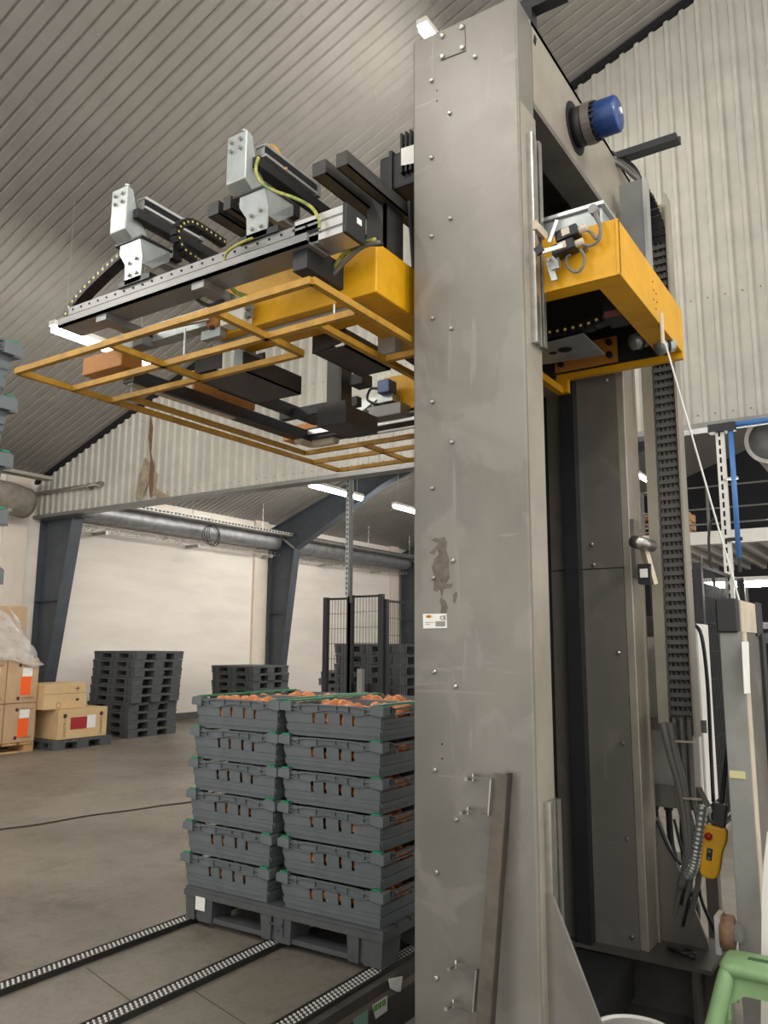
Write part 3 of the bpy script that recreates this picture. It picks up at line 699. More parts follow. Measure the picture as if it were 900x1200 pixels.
# blue motor through the crosshead
c = Vector((MR, 2.815, 3.42))
obj('motor_opening', G().cyl(c - Vector((.002, 0, 0)), c + Vector((.002, 0, 0)), .104, 28), m_void, mast)
mo = obj('motor_flange', G().cyl(c, c + Vector((.045, 0, 0)), .076, 24), m_dark, mast, True)
obj('motor_collar', G().cyl(c + Vector((.045, 0, 0)), c + Vector((.078, 0, 0)), .080, 24), m_mast_d, mast)
g = G()
for i in range(20):
    a = 2 * math.pi * i / 20; d = Vector((0, math.cos(a), math.sin(a))); g.obox(c + Vector((.086, 0, 0)) + d * .068, (1, 0, 0), d, Vector((1, 0, 0)).cross(d), .02, .014, .009)
obj('motor_vents', g, m_dark, mast)
obj('motor_fan_cover', G().tube([c + Vector((.078, 0, 0)), c + Vector((.09, 0, 0)), c + Vector((.168, 0, 0)), c + Vector((.176, 0, 0))], .07, 24, True, [.062, .070, .069, .060]), m_blue, mast, True)
obj('motor_cap', G().cyl(c + Vector((.176, .01, .015)), c + Vector((.182, .01, .015)), .013, 10), m_paper, mast)
# black gearmotor on the left of the crosshead
obj('gearbox', G().box(-1.745, ML, 2.60, 3.0, 3.285, 3.45), m_black, mast, bev=.01)
obj('gearbox_band', G().box(-1.69, -1.675, 2.59, 3.0, 3.275, 3.46), m_dark, mast)
obj('gearbox_fins', (lambda g: [g.box(-1.625 + i * .022, -1.615 + i * .022, 2.575, 2.90, 3.33, 3.51) for i in range(11)] and g)(G()), m_black, mast)
P = [PY(*p, 2.572) for p in ((470, 174), (486, 169), (486, 191), (470, 194))]; obj('type_label', G().prism(P[::-1], (0, .002, 0)), m_paper, mast)
# dark cantilever arm, rear hoses and cable at the top right
a, b = PY(722, 186, 3.42), PY(797, 163, 3.42)
obj('cantilever_arm', G().box(a.x, b.x, 3.34, 3.43, b.z - .02, b.z - .012).box(a.x, b.x, 3.34, 3.345, b.z - .045, b.z - .02).box(a.x, b.x, 3.43, 3.435, b.z - .02, b.z + .022), m_dark, mast)
for i in range(3):
    p = [PY(708 - i, 176 + 5 * i, 3.30), PY(725, 184 + 4 * i, 3.36), PY(742, 196 + 5 * i, 3.42), PY(752 - i, 214, 3.46)]
    obj('hose', G().tube(curve(p, 6), .011, 8), m_cabb if i == 0 else m_cab, mast, True)
obj('top_bracket', G().box(-1.0, -.84, 2.40, 2.45, 3.655, 3.70).box(-1.0, -.96, 2.40, 2.45, MT, 3.655), m_dark, mast)
# sensor assembly on the rear leg
c = PX(752, 638, -.90)
obj('sensor_plate', G().box(MR + .004, MR + .02, 3.30, 3.38, 1.68, 1.92), m_mast_d, mast)
obj('sensor_roller', G().cyl(c + Vector((0, -.10, 0)), c + Vector((.03, .03, -.005)), .026, 16), m_steel, mast, True)
obj('sensor_arm', G().bar(c + Vector((.0, .0, .02)), c + Vector((.03, .04, -.16)), .03, .02), m_cream, mast)
obj('sensor_switch', G().box(c.x - .02, c.x + .03, 3.26, 3.32, c.z - .16, c.z - .08), m_dark, mast)
obj('switch_face', G().box(c.x - .01, c.x + .02, 3.256, 3.262, c.z - .135, c.z - .1), m_paper, mast)

# steel bar with two strap handles fixed to the mast
lb = thing('handle_bar', (-1.06, 2.2, .3), 'brown steel angle bar leaning on the mast front with two bent strap brackets', 'steel bar')
a, b = PY(587, 907, 2.215), PY(564, 1230, 2.17)
obj('flat_face', G().bar(a, b, .008, .042, (1, 0, 0)), mat('raw_brown_steel', (98, 91, 81), .42, .4, .16, 9), lb)
a2, b2_ = PY(596, 907, 2.225), PY(573, 1230, 2.18)
obj('edge_face', G().bar(a2 + Vector((-.004, .014, 0)), b2_ + Vector((-.004, .014, 0)), .032, .007, (1, 0, 0)), mat('dark_brown_steel', (70, 64, 57), .45, .4, .15, 9), lb)
for pts in (((554, 911), (577, 913), (574, 955), (548, 950)), ((534, 1130), (560, 1136), (556, 1185), (531, 1176))):
    P = [PY(*pts[0], MF), PY(*pts[0], 2.225), PY(*pts[1], 2.205), PY(*pts[2], 2.2), PY(*pts[3], 2.225), PY(*pts[3], MF)]
    g = G()
    for i in range(1, 4): g.bar(P[i], P[i + 1], .024, .004, (P[i + 1] - P[i]).cross(Vector((0, 1, 0))))
    g.bar(P[0], P[1], .004, .02); g.bar(P[4], P[5], .004, .02)
    s = obj('strap_bracket', g, m_steel, lb)
    for q in (P[0], P[5]): obj('bracket_screw', G().cyl(q + Vector((0, .002, 0)), q + Vector((0, -.045, 0)), .006, 8), m_steel, s)

# ------------------------------------------------------------------ lifting carriage + gripper head (one moving unit)
hd = thing('gripper_head', (-2.1, 2.775, 2.45), 'crate gripper head with yellow carriage and guard frame hanging from the mast', 'machine')
CXR, CY0, CY1, CZ0, CZ1 = -.68, 2.372, 3.205, 2.555, 2.742
# carriage tray on the right of the mast
obj('carriage_front', G().box(-1.34, CXR, CY0 + .022 - .02, CY0 + .012, CZ0, CZ1), m_yel, hd)
obj('carriage_side', G().box(CXR - .012, CXR, CY0, CY1, CZ0, CZ1), m_yel, hd, bev=.003)
obj('carriage_back', G().box(-1.34, CXR - .013, CY1 - .012, CY1, CZ0, CZ1), m_dark, hd)  # dark instead of yellow: shade inside the tray put into the colour
obj('carriage_bottom_flange', G().box(-1.34, CXR - .09, CY0 + .001, CY0 + .075, CZ0 - .002, CZ0 + .008).box(CXR - .09, CXR - .001, CY0 + .001, CY1, CZ0 - .002, CZ0 + .008), m_yel, hd)
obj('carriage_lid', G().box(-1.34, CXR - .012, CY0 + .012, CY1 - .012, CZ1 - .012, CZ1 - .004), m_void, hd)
obj('lower_bar', G().box(-1.155, CXR, CY1 - .03, CY1 + .0, CZ0 - .028, CZ0 - .003).box(-1.205, -1.155, CY1 - .03, CY1, CZ0 - .085, CZ0 - .003), m_yel, hd)
obj('lower_bar', G().bar((-1.19, CY1 - .031, CZ0 - .075), (-1.19, 2.62, CZ0 - .075), .03, .03), m_yel, hd)
obj('bearing_plate', G().box(-1.2, -.93, 3.15, 3.16, CZ0 + .0, CZ0 + .11), m_org, hd)
for p in ((-1.17, 2.585), (-.96, 2.585), (-.96, 2.64)): obj('plate_bolt', G().cyl((p[0], 3.13, p[1]), (p[0], 3.15, p[1]), .013, 8), m_void, hd)
# things under the tray
P = [PZ(*p, 2.53) for p in ((632, 405), (684, 392), (709, 416), (632, 428))]
obj('cable_guide_plate', G().prism([q for q in P], (0, 0, .006)), m_galv, hd)
for c in ((648, 414, .028), (662, 410, .05)):
    q = PZ(c[0], c[1], 2.5285); obj('plate_opening', G().cyl(q, q + Vector((0, 0, .001)), c[2] * .55, 18), m_void, hd)
def chain_strip(name, pts, w, h, wdir, parent, pitch=.03, dots=True, mat_=None):
    pts = [Vector(p) for p in pts]; g = G(); d = G(); L = [0]
    for i in range(1, len(pts)): L.append(L[-1] + (pts[i] - pts[i - 1]).length)
    wd = Vector(wdir).normalized(); s = 0
    while s < L[-1] - pitch * .5:
        i = max(k for k in range(len(L) - 1) if L[k] <= s); t = (s - L[i]) / max(1e-6, L[i + 1] - L[i]); p = pts[i].lerp(pts[i + 1], t); di = (pts[i + 1] - pts[i]).normalized()
        up = wd.cross(di); g.obox(p + di * pitch * .5, di, wd, up, pitch * .92, w, h); g.obox(p + di * pitch * .5, di, wd, up, pitch * .6, w * 1.06, h * .7)
        if dots:
            for sg in (-1, 1): d.cyl(p + di * pitch * .5 + wd * sg * w * .52, p + di * pitch * .5 + wd * sg * (w * .56), h * .16, 8)
        s += pitch
    o = obj(name, g, mat_ or m_black, parent)
    ORG[o] = ORG[parent]
    if dots: tag(obj('chain_pins', d, m_dot, o), kind='stuff')
    return o
a, b = PY(634, 394, 2.75), PY(712, 373, 2.75); chain_strip('carriage_chain', [a, PY(668, 388, 2.75), PY(690, 382, 2.75), b, PY(718, 366, 2.75)], .045, .035, (0, 1, 0), hd)
c = PY(723, 368, 2.75); obj('terminal_block', G().box(c.x - .035, c.x + .03, 2.70, 2.80, c.z - .03, c.z + .035), m_dark, hd); obj('terminal_face', G().box(c.x - .03, c.x + .03, 2.695, 2.70, c.z - .028, c.z - .005), mat('faded_red', (130, 72, 66), .6), hd)
for (px, py) in ((749, 399), (779, 405)):
    c = PY(px, py, 3.05); obj('rope_pulley', G().cyl(c + Vector((-.02, -.02, -.01)), c + Vector((.02, .02, .01)), .032, 18), m_galv, hd, True); obj('pulley_groove', G().ring(c, (1, 1, .4), .033, .006, 18, 6), m_dark, hd)
c = PX(776, 382, CXR + .004); obj('pulley_bracket', G().bar(c + Vector((0, 0, .05)), c + Vector((0, .0, -.07)), .03, .006, (1, 0, 0)), m_cream, hd)
# junction box on top of the tray
c0, c1 = -1.0, -.745
obj('junction_box', G().box(c0, c1, 2.42, 2.92, CZ1 - .01, CZ1 + .085), m_galv, hd, bev=.006)
obj('junction_box_lid', G().box(c0 - .012, c1 + .012, 2.408, 2.932, CZ1 + .085, CZ1 + .097), m_alu, hd)
g = PY(698, 249, 2.41); obj('cable_gland', G().cyl(g, g + Vector((0, -.03, 0)), .016, 12), m_chan, hd)
# limit switches with roller levers
for (px, py) in ((672, 276), (668, 292)):
    c = PY(px - 6, py, 2.335); s = obj('limit_switch', G().obox(c, (1, 0, .16), (0, 1, 0), (-.16, 0, 1), .075, .05, .036), m_black, hd, bev=.003); ORG[s] = ORG[hd]
    obj('switch_label', G().obox(c + Vector((.0, -.026, .002)), (1, 0, .16), (0, 1, 0), (-.16, 0, 1), .026, .003, .024), m_cream, s)
    obj('switch_gland', G().cyl(c + Vector((.037, 0, .006)), c + Vector((.062, 0, .01)), .012, 10), m_cream, s)
a, b = PY(644, 284, 2.30), PY(653, 258, 2.30); obj('switch_lever', G().bar(a, b, .006, .012, (1, 0, 0)), m_alu, hd)
a, b = PY(636, 295, 2.29), PY(660, 288, 2.29); obj('switch_lever', G().bar(a, b, .006, .014), m_alu, hd)
c = PY(632, 293, 2.29); obj('lever_cam', G().obox(c, (1, 0, .5), (0, 1, 0), (-.5, 0, 1), .028, .012, .028), m_dark, hd)
for pts in (((683, 268), (692, 272), (699, 280), (704, 268), (700, 254), (698, 249)), ((681, 286), (692, 288), (702, 281), (704, 268), (699, 256), (697, 250)), ((680, 292), (685, 302), (682, 314), (674, 319), (665, 312), (664, 302), (669, 298))):
    obj('switch_cable', G().tube(curve([PY(*p, 2.345 if i else 2.335) for i, p in enumerate(pts)], 6), .005, 6), m_cab, hd, True)
c = PY(647, 318, 2.345); obj('switch_tab', G().obox(c, (1, 0, .0), (0, 1, 0), (-.25, 0, 1), .02, .008, .07), m_galv, hd); c = PY(651, 308, 2.34); obj('switch_tab', G().obox(c, (1, 0, 0), (0, 1, 0), (0, 0, 1), .026, .014, .045), m_galv, hd)
for p in ((687, 293), (643, 306)): c = PY(*p, CY0); obj('dome_screw', G().cyl(c, c + Vector((0, -.012, 0)), .008, 10), m_steel, hd)
for p in ((765, 330), (766, 340), (769, 344), (766, 351), (770, 354), (769, 362)): c = PX(*p, CXR + .0008); obj('punched_hole', G().cyl(c - Vector((.001, 0, 0)), c + Vector((.0006, 0, 0)), .004, 8), m_void, hd)
# arm through the mast and the head's box beams
obj('lift_arm', G().box(-1.42, -1.30, 2.46, 3.12, CZ0 + .01, CZ1 - .02), m_yel, hd)
obj('near_box_beam', G().box(-2.16, -1.405, 2.078, 2.28, 2.560, 2.742), m_yel, hd, bev=.005)
obj('cross_box_beam', G().box(-1.62, -1.405, 2.281, 3.27, 2.560, 2.740), m_yel, hd)
obj('far_box_beam', G().box(-2.16, -1.405, 3.271, 3.47, 2.560, 2.742), m_yel, hd)
obj('beam_underrail', G().box(-2.20, -1.50, 2.12, 2.16, 2.535, 2.558), m_chan, hd)
obj('galvanised_extension', G().box(-2.72, -2.16, 2.09, 2.15, 2.625, 2.70), m_galv, hd)
obj('galvanised_extension', G().box(-2.72, -2.16, 3.40, 3.46, 2.625, 2.70), m_galv, hd)
obj('orange_end_box', G().box(-2.93, -2.67, 2.06, 2.17, 2.545, 2.625), m_org, hd, bev=.004)
obj('orange_end_box', G().box(-2.93, -2.67, 3.39, 3.50, 2.545, 2.625), m_org, hd, bev=.004)
obj('orange_side_plate', G().box(-2.615, -2.60, 2.40, 2.80, 2.525, 2.61), m_org, hd)
# guard frame of yellow square tube
ZF = 2.45; TW = .022
bars = [((-2.86, 1.72), (-1.39, 1.72)), ((-2.86, 3.835), (-1.39, 3.835)), ((-2.86, 1.72), (-2.86, 3.835)), ((-1.39, 1.72), (-1.39, 3.835)),
        ((-2.86, 1.975), (-1.41, 1.975)), ((-2.86, 3.58), (-1.41, 3.58)), ((-2.86, 2.168), (-1.79, 2.168)), ((-2.75, 3.385), (-1.6, 3.385)),
        ((-1.79, 1.735), (-1.79, 2.168)), ((-2.31, 1.735), (-2.31, 2.168)), ((-2.755, 2.168), (-2.755, 3.385)), ((-1.573, 1.99), (-1.573, 3.57)), ((-1.56, 2.383), (-1.40, 2.383)), ((-2.365, 3.385), (-2.365, 3.825))]
for (a, b) in bars: obj('guard_tube', G().bar((a[0], a[1], ZF), (b[0], b[1], ZF), TW, TW), m_yelf, hd)
for (x, y, hh) in ((-2.72, 2.16, .10), (-2.2, 1.975, .12), (-1.50, 1.975, .05), (-2.3, 3.58, .12)): obj('guard_hanger', G().cyl((x, y, ZF + .01), (x, y, ZF + hh), .0035, 6), m_galv, hd)
# near rail: channel, linear guide, aluminium profile with black end cap
def rail_set(y, s):
    obj('rail_channel', (G().box(-2.815, -1.52, min(y - s * .055, y - s * .043), max(y - s * .055, y - s * .043), 2.668, 2.702)
        .box(-2.815, -1.52, min(y - s * .055, y + s * .06), max(y - s * .055, y + s * .06), 2.668, 2.676)), m_chan, hd)
    obj('linear_guide', G().box(-2.80, -1.50, y - .02, y + .01, 2.676, 2.762), m_chan, hd)
    obj('guide_groove', G().box(-2.80, -1.50, y - .022, y - .019, 2.715, 2.728), m_void, hd)
    g = G()
    for i in range(24): g.cyl((-2.77 + i * .053, y - .0225, 2.748), (-2.77 + i * .053, y - .019, 2.748), .0045, 8)
    tag(obj('guide_holes', g, m_void, hd), kind='stuff')
    e = obj('end_profile', G().box(-1.60, -1.402, y - .02, y + .08, 2.684, 2.706).box(-1.60, -1.402, y - .02, y + .08, 2.752, 2.776).box(-1.60, -1.402, y - .02, y + .08, 2.716, 2.744).box(-1.60, -1.402, y - .012, y + .07, 2.686, 2.775), m_alu, hd)
    obj('end_cap', G().box(-1.402, -1.388, y - .024, y + .085, 2.68, 2.78), m_black, hd, bev=.002)
rail_set(1.905, 1); rail_set(3.645, -1)
c = Vector((-1.385, 1.955, 2.765)); obj('cap_label', G().box(-1.388, -1.386, 1.94, 1.965, 2.735, 2.755), m_paper, hd)
for x in (-2.55, -2.02): obj('rail_bracket', G().box(x - .03, x + .03, 1.86, 2.10, 2.64, 2.668).box(x - .03, x + .03, 2.04, 2.10, 2.60, 2.668), m_chan, hd)
obj('rail_bracket', G().box(-1.60, -1.54, 1.88, 2.09, 2.60, 2.69), m_dark, hd)
# bracket towers with cylinders
def tower(cx, y, s):
    """galvanised tower: carriage plate, upper bent box, cylinder lying along Y"""
    w = .046
    obj('slide_block', G().box(cx + .02, cx + .20, y - .03, y + .05, 2.762, 2.785), m_black, hd)
    obj('carriage_plate', G().prism([(cx + .06, y - .03, 2.765), (cx + .15, y - .03, 2.765), (cx + .155, y - .03, 2.86), (cx + .135, y - .03, 2.94), (cx + .02, y - .03, 2.94), (cx + .02, y - .03, 2.90), (cx + .055, y - .03, 2.85)], (0, .006, 0)), m_galv, hd)
    obj('carriage_rib', G().prism([(cx + .135, y - .026, 2.94), (cx + .15, y - .026, 2.83), (cx + .15, y + .02, 2.83), (cx + .14, y + .11, 2.90), (cx + .14, y + .11, 2.94)], (.006, 0, 0)), m_galv, hd)
    obj('shelf_plate', G().box(cx - .01, cx + .15, y - .035, y + .12, 2.94, 2.948), m_dark, hd)
    g = G().prism([(cx - w, y - .035, 3.005), (cx - w, y + .05, 2.95), (cx - w, y + .13, 2.95), (cx - w, y + .02, 3.10), (cx - w, y - .005, 3.185), (cx - w, y - .035, 3.19)], (2 * w, 0, 0))
    obj('bent_bracket', g, m_galv, hd, bev=.004)
    for dx in (-.022, .022):
        for dz in (3.125, 3.16): obj('bracket_bolt', G().cyl((cx + dx, y - .034, dz), (cx + dx, y - .045, dz), .007, 8), m_steel, hd)
    for (dx, dz) in ((.085, 2.80), (.125, 2.80), (.08, 2.85), (.12, 2.86)): obj('plate_bolt', G().cyl((cx + dx, y - .03, dz), (cx + dx, y - .04, dz), .007, 8), m_steel, hd)
    obj('grease_nipple', G().cyl((cx, y, 3.185), (cx, y, 3.215), .007, 8).cyl((cx, y, 3.215), (cx, y, 3.222), .011, 8), m_steel, hd)
    cyo = cx + .055
    cy = obj('pneumatic_cylinder', G().box(cyo - .026, cyo + .026, y + .03, y + .33, 3.112, 3.122).box(cyo - .026, cyo + .026, y + .03, y + .33, 3.150, 3.162).box(cyo - .020, cyo + .020, y + .03, y + .33, 3.12, 3.155), m_alu, hd)
    ORG[cy] = ORG[hd]
    obj('cylinder_groove', G().box(cyo + .019, cyo + .024, y + .03, y + .33, 3.124, 3.148), m_void, cy)
    obj('cylinder_cap', G().box(cyo - .028, cyo + .028, y + .325, y + .345, 3.108, 3.165), m_chan, cy)
    obj('slide_beam', G().box(cyo - .03, cyo + .02, y + .0, y + .52, 3.062, 3.10), m_black, hd)
    obj('lower_slide', G().box(cx - .02, cx + .03, y + .06, y + .42, 2.955, 2.985), m_chan, hd)
    for yy in (.2, .34): obj('guide_roller', G().box(cx + .0, cx + .06, y + yy, y + yy + .05, 2.98, 3.03), m_black, hd)
tower(-2.50, 1.905, 1); tower(-1.865, 1.905, 1)
# black channel arms
for (x0, x1) in ((-1.572, -1.516), (-1.472, -1.428)):
    obj('channel_arm', G().box(x0, x1, 1.94, 2.42, 2.955, 2.960).box(x0, x0 + .005, 1.94, 2.42, 2.955, 3.005).box(x1 - .005, x1, 1.94, 2.42, 2.955, 3.005).box(x0, x1, 1.94 - .004, 1.94, 2.955, 3.005), m_blackm, hd)
for (x0, x1) in ((-2.055, -2.0), (-1.975, -1.94)):
    obj('channel_arm', G().box(x0, x1, 1.93, 2.40, 2.955, 2.960).box(x0, x0 + .005, 1.93, 2.40, 2.955, 3.005).box(x1 - .005, x1, 1.93, 2.40, 2.955, 3.005).box(x0, x1, 1.93 - .004, 1.93, 2.955, 3.005), m_blackm, hd)
obj('arm_upright', G().box(-1.53, -1.45, 2.20, 2.212, 2.745, 3.0).box(-1.46, -1.45, 2.20, 2.32, 2.745, 3.0), m_blackm, hd)
obj('arm_upright', G().prism([(-1.42, 2.33, 2.742), (-1.40, 2.50, 2.742), (-1.40, 2.46, 2.83), (-1.41, 2.38, 2.86), (-1.41, 2.36, 3.0), (-1.42, 2.30, 3.0)], (.01, 0, 0)), m_blackm, hd)
obj('red_plug', G().box(-1.50, -1.49, 2.05, 2.06, 2.80, 2.85), m_red, hd)
# gripper paddles
def paddle(x0, x1, y0, y1, z0, h, post=None):
    obj('gripper_tray', G().box(x0, x1, y0, y1, z0, z0 + .006).box(x1 - .006, x1, y0, y1, z0, z0 + h).box(x0, x0 + .006, y0, y1, z0, z0 + h).box(x0, x1, y1 - .006, y1, z0, z0 + h * .7), m_blackm, hd)
    if post: obj('gripper_post', G().box(*post), m_blackm, hd)
paddle(-1.84, -1.69, 2.30, 2.61, 2.50, .07)
obj('gripper_plate', G().prism([(-1.845, 2.295, 2.50), (-1.69, 2.295, 2.52), (-1.69, 2.295, 2.60), (-1.845, 2.295, 2.60)], (0, .006, 0)), m_blackm, hd)
paddle(-2.38, -2.13, 2.22, 2.58, 2.465, .08)
obj('gripper_plate', G().box(-2.40, -2.25, 2.215, 2.222, 2.50, 2.57), m_blackm, hd)
obj('gripper_plate', G().box(-2.25, -2.13, 2.34, 2.346, 2.50, 2.58), m_blackm, hd)
obj('gripper_block', G().box(-2.14, -1.98, 2.705, 2.95, 2.352, 2.43).box(-2.14, -1.985, 2.705, 2.72, 2.43, 2.45), m_blackm, hd)
obj('gripper_post', G().box(-2.10, -2.03, 2.72, 2.76, 2.43, 2.68).box(-2.028, -2.02, 2.72, 2.80, 2.43, 2.68), m_blackm, hd)
obj('hanger_block', G().box(-2.0, -1.93, 2.75, 2.83, 2.53, 2.58), m_black, hd)
obj('hanging_profile', G().box(-2.2, -2.14, 2.24, 2.30, 2.50, 2.62), m_galv, hd); obj('hanging_profile', G().box(-1.64, -1.56, 2.44, 2.49, 2.50, 2.63), m_galv, hd)
# carrying rails below: side and far, cable duct corner
obj('side_rail', G().box(-2.73, -2.66, 2.12, 3.40, 2.49, 2.505).box(-2.73, -2.715, 2.12, 3.40, 2.505, 2.545).box(-2.675, -2.66, 2.12, 3.40, 2.505, 2.545), m_dark, hd)
obj('side_rail_strip', G().box(-2.712, -2.678, 2.13, 2.75, 2.484, 2.491), m_alu, hd)
obj('far_rail', G().box(-2.70, -1.42, 3.30, 3.40, 2.50, 2.515).box(-2.70, -1.42, 3.30, 3.312, 2.515, 2.56), m_dark, hd)
obj('far_rail_strip', G().box(-2.68, -1.42, 3.285, 3.30, 2.52, 2.545), m_alu, hd)
obj('cross_rail', G().box(-2.60, -2.12, 2.98, 3.02, 2.52, 2.565).bar((-2.53, 2.5, 2.56), (-2.53, 3.2, 2.56), .04, .05), m_dark, hd)
obj('cable_duct_corner', G().tube(curve([(-2.69, 3.24, 2.49), (-2.685, 3.33, 2.49), (-2.63, 3.36, 2.49), (-2.52, 3.355, 2.49)], 5), .028, 8), m_cream, hd, True)
# far gripper carriage with blue valve
c = PY(454, 461, 3.2)
obj('far_slide', G().box(c.x - .10, c.x + .09, 3.18, 3.28, c.z - .12, c.z - .06), m_chan, hd, bev=.004)
obj('far_slide_block', G().box(c.x - .06, c.x + .03, 3.2, 3.27, c.z - .04, c.z + .0), m_galv, hd)
obj('blue_valve', G().box(c.x - .035, c.x + .035, 3.16, 3.23, c.z - .005, c.z + .06), m_blue, hd, bev=.003)
obj('far_slide_bar', G().box(c.x - .25, c.x + .5, 3.22, 3.235, c.z - .15, c.z - .135).box(c.x - .2, c.x + .5, 3.22, 3.235, c.z - .19, c.z - .18).box(c.x - .2, c.x + .5, 3.26, 3.27, c.z - .1, c.z - .09), m_alu, hd)
obj('valve_hose', G().tube(curve([c + Vector((-.04, 0, .03)), c + Vector((-.1, 0, .04)), c + Vector((-.12, 0, -.01)), c + Vector((-.06, 0, -.05))], 6), .007, 6), m_cabb, hd, True)
chain_strip('far_chain', [c + Vector((-.26, .05, -.11)), c + Vector((-.06, .05, -.01))], .03, .03, (0, 1, 0), hd, .03)
chain_strip('far_chain', [PY(455, 402, 2.7), PY(470, 412, 2.8), PY(488, 424, 2.9)], .03, .03, (1, .2, 0), hd, .03)
# white valve box on the beam, small orange actuator
c = PY(281, 366, 2.06); obj('valve_box', G().box(c.x - .06, c.x + .05, 2.02, 2.077, c.z - .055, c.z + .045), m_white, hd, bev=.003)
for dz in (-.03, .0, .03): obj('box_gland', G().cyl((c.x + .05, 2.045, c.z + dz), (c.x + .075, 2.045, c.z + dz), .013, 10), m_chan, hd)
c = PY(254, 378, 2.05); obj('actuator', G().cyl(c + Vector((-.03, 0, 0)), c + Vector((.03, 0, 0)), .026, 14), m_org, hd, True)
obj('actuator_mount', G().box(c.x - .07, c.x + .03, 2.04, 2.07, c.z - .06, c.z - .025), m_galv, hd)
obj('actuator_mount', G().box(c.x - .02, c.x + .0, 2.03, 2.06, c.z - .03, c.z + .06), m_dark, hd)
a, b = PY(168, 392, 2.0), PY(245, 374, 2.0); obj('push_rod', G().cyl(a, b, .006, 8), m_steel, hd, True)
# energy chains on the head
chain_strip('energy_chain', curve([PY(152, 296, 1.93), PY(125, 320, 1.93), PY(100, 345, 1.93), PY(85, 366, 1.93), PY(84, 378, 1.93)], 5), .05, .034, (0, 1, 0), hd, .030)
chain_strip('energy_chain', curve([PX(228, 304, -2.33), PX(212, 292, -2.33), PX(206, 274, -2.33), PX(213, 263, -2.33), PX(228, 264, -2.33), PX(262, 286, -2.33)], 5), .035, .03, (1, 0, 0), hd, .026)
# cables on the head
for (pts, Y0, r, mm) in ((((298, 214), (299, 195), (307, 178), (318, 170), (328, 180), (336, 200)), 2.05, .006, m_cgold),
                         (((303, 184), (300, 198), (305, 212), (320, 223), (345, 232), (365, 243), (374, 258), (374, 268)), 1.86, .0058, m_cgy),
                         (((262, 308), (266, 296), (280, 286), (296, 279)), 1.86, .0055, m_cgy),
                         (((170, 250), (185, 240), (200, 252)), 2.1, .005, m_cgold),
                         (((362, 332), (385, 322), (402, 300), (420, 287), (440, 281)), 2.03, .009, m_cgy), (((350, 336), (382, 328), (405, 306), (424, 290), (445, 284)), 2.025, .008, m_cab),
                         (((355, 334), (380, 325), (400, 302), (420, 288), (448, 286)), 2.035, .008, m_cabb), (((268, 332), (276, 342), (290, 348)), 2.0, .008, m_cgy),
                         (((222, 340), (232, 352), (245, 358), (262, 352)), 1.98, .007, m_cabb), (((226, 336), (238, 354), (252, 362), (262, 356)), 1.99, .007, m_cgy)):
    obj('cable', G().tube(curve([PY(*p, Y0) for p in pts], 6), r, 6), mm, hd, True)

# ------------------------------------------------------------------ energy chain beside the mast
ec = thing('energy_chain_tower', (-.85, 3.45, 1.0), 'tall energy chain in a grey upright channel beside the rear leg', 'cable chain')
ex0, ex1 = -.915, -.775
obj('channel', G().box(ex0, -.872, 3.44, 3.452, 1.09, 3.39).box(ex0, ex0 + .004, 3.452, 3.53, 1.09, 3.39).box(ex0, ex1, 3.526, 3.532, 1.04, 3.40).box(ex1 - .003, ex1 + .006, 3.44, 3.53, 1.04, 3.40), m_mast_lit, ec)
lk = G().box(-.047, .047, 0, .012, -.010, .008).box(-.049, -.040, 0, .05, -.017, .017).box(.040, .049, 0, .05, -.017, .017)
for i in range(4): lk.box(-.030 + i * .02 - .0025, -.030 + i * .02 + .0025, .001, .02, .008, .017)
link = lk.mesh('link', mat('chain_link_grey', (86, 84, 81), .5, 0, .1, 20))
z = 1.135
while z < 3.18: inst('link', link, ec, Vector((-.825, 3.452, z)) - ORG[ec]); z += .0355
for i in range(5): obj('chain_cable', G().cyl((-.862 + i * .0185, 3.478, 1.1), (-.862 + i * .0185, 3.478, 3.2), .0085, 8), m_cab, ec, True)
# loop over the top to the plate on the carriage
loop = curve([(-.825, 3.475, 3.18), (-.830, 3.455, 3.27), (-.845, 3.41, 3.35), (-.86, 3.36, 3.385), (-.87, 3.31, 3.36), (-.875, 3.29, 3.30)], 6)
chain_strip('chain_loop', loop, .08, .026, (1, 0, 0), ec, .032, True)
p0, p1 = PY(726, 217, 3.27), PY(753, 300, 3.27)
obj('chain_plate', G().box(p0.x, PY(753, 216, 3.27).x, 3.262, 3.30, 2.76, PY(740, 214, 3.27).z), m_chan, ec)
obj('plate_edge', G().box(PY(753, 216, 3.27).x, PY(757, 216, 3.27).x, 3.26, 3.32, 2.76, PY(740, 214, 3.27).z), m_alu, ec)
# cables leaving the channel
for i in range(3):
    xx = -.862 + i * .03
    p = [(xx, 3.478, 1.12), (xx + .002, 3.47, .95), (xx + .01, 3.44, .80), (xx + .035, 3.43, .66), (xx + .01, 3.44, .50), (xx - .02, 3.46, .40), (xx - .05, 3.48, .28)]
    obj('dropping_cable', G().tube(curve(p, 5), .011, 8), m_cab, ec, True)
for i in range(2):
    p = [PY(777 + 8 * i, 847, 3.44), PY(786 + 6 * i, 885, 3.43), PY(797 + 5 * i, 925, 3.43), PY(804 + 4 * i, 975, 3.43), PY(806 + 2 * i, 1010, 3.43), PY(798, 1040, 3.44)]
    obj('dropping_cable', G().tube(curve(p, 5), .016, 8), m_cab, ec, True)
for (px, py) in ((803, 869), (812, 936)): c = PY(px, py, 3.42); obj('cable_tie', G().obox(c, (1, 0, 0), (0, 1, 0), (0, 0, 1), .07, .03, .005), m_cream, ec)
p = [PY(824, 944, 3.40), PY(820, 975, 3.40), PY(816, 1000, 3.40), PY(812, 1018, 3.40), PY(806, 1026, 3.42)]
obj('flexible_conduit', G().tube(curve(p, 10), .018, 10, True, [.018 + .003 * (i % 2) for i in range(41)]), m_galv, ec)
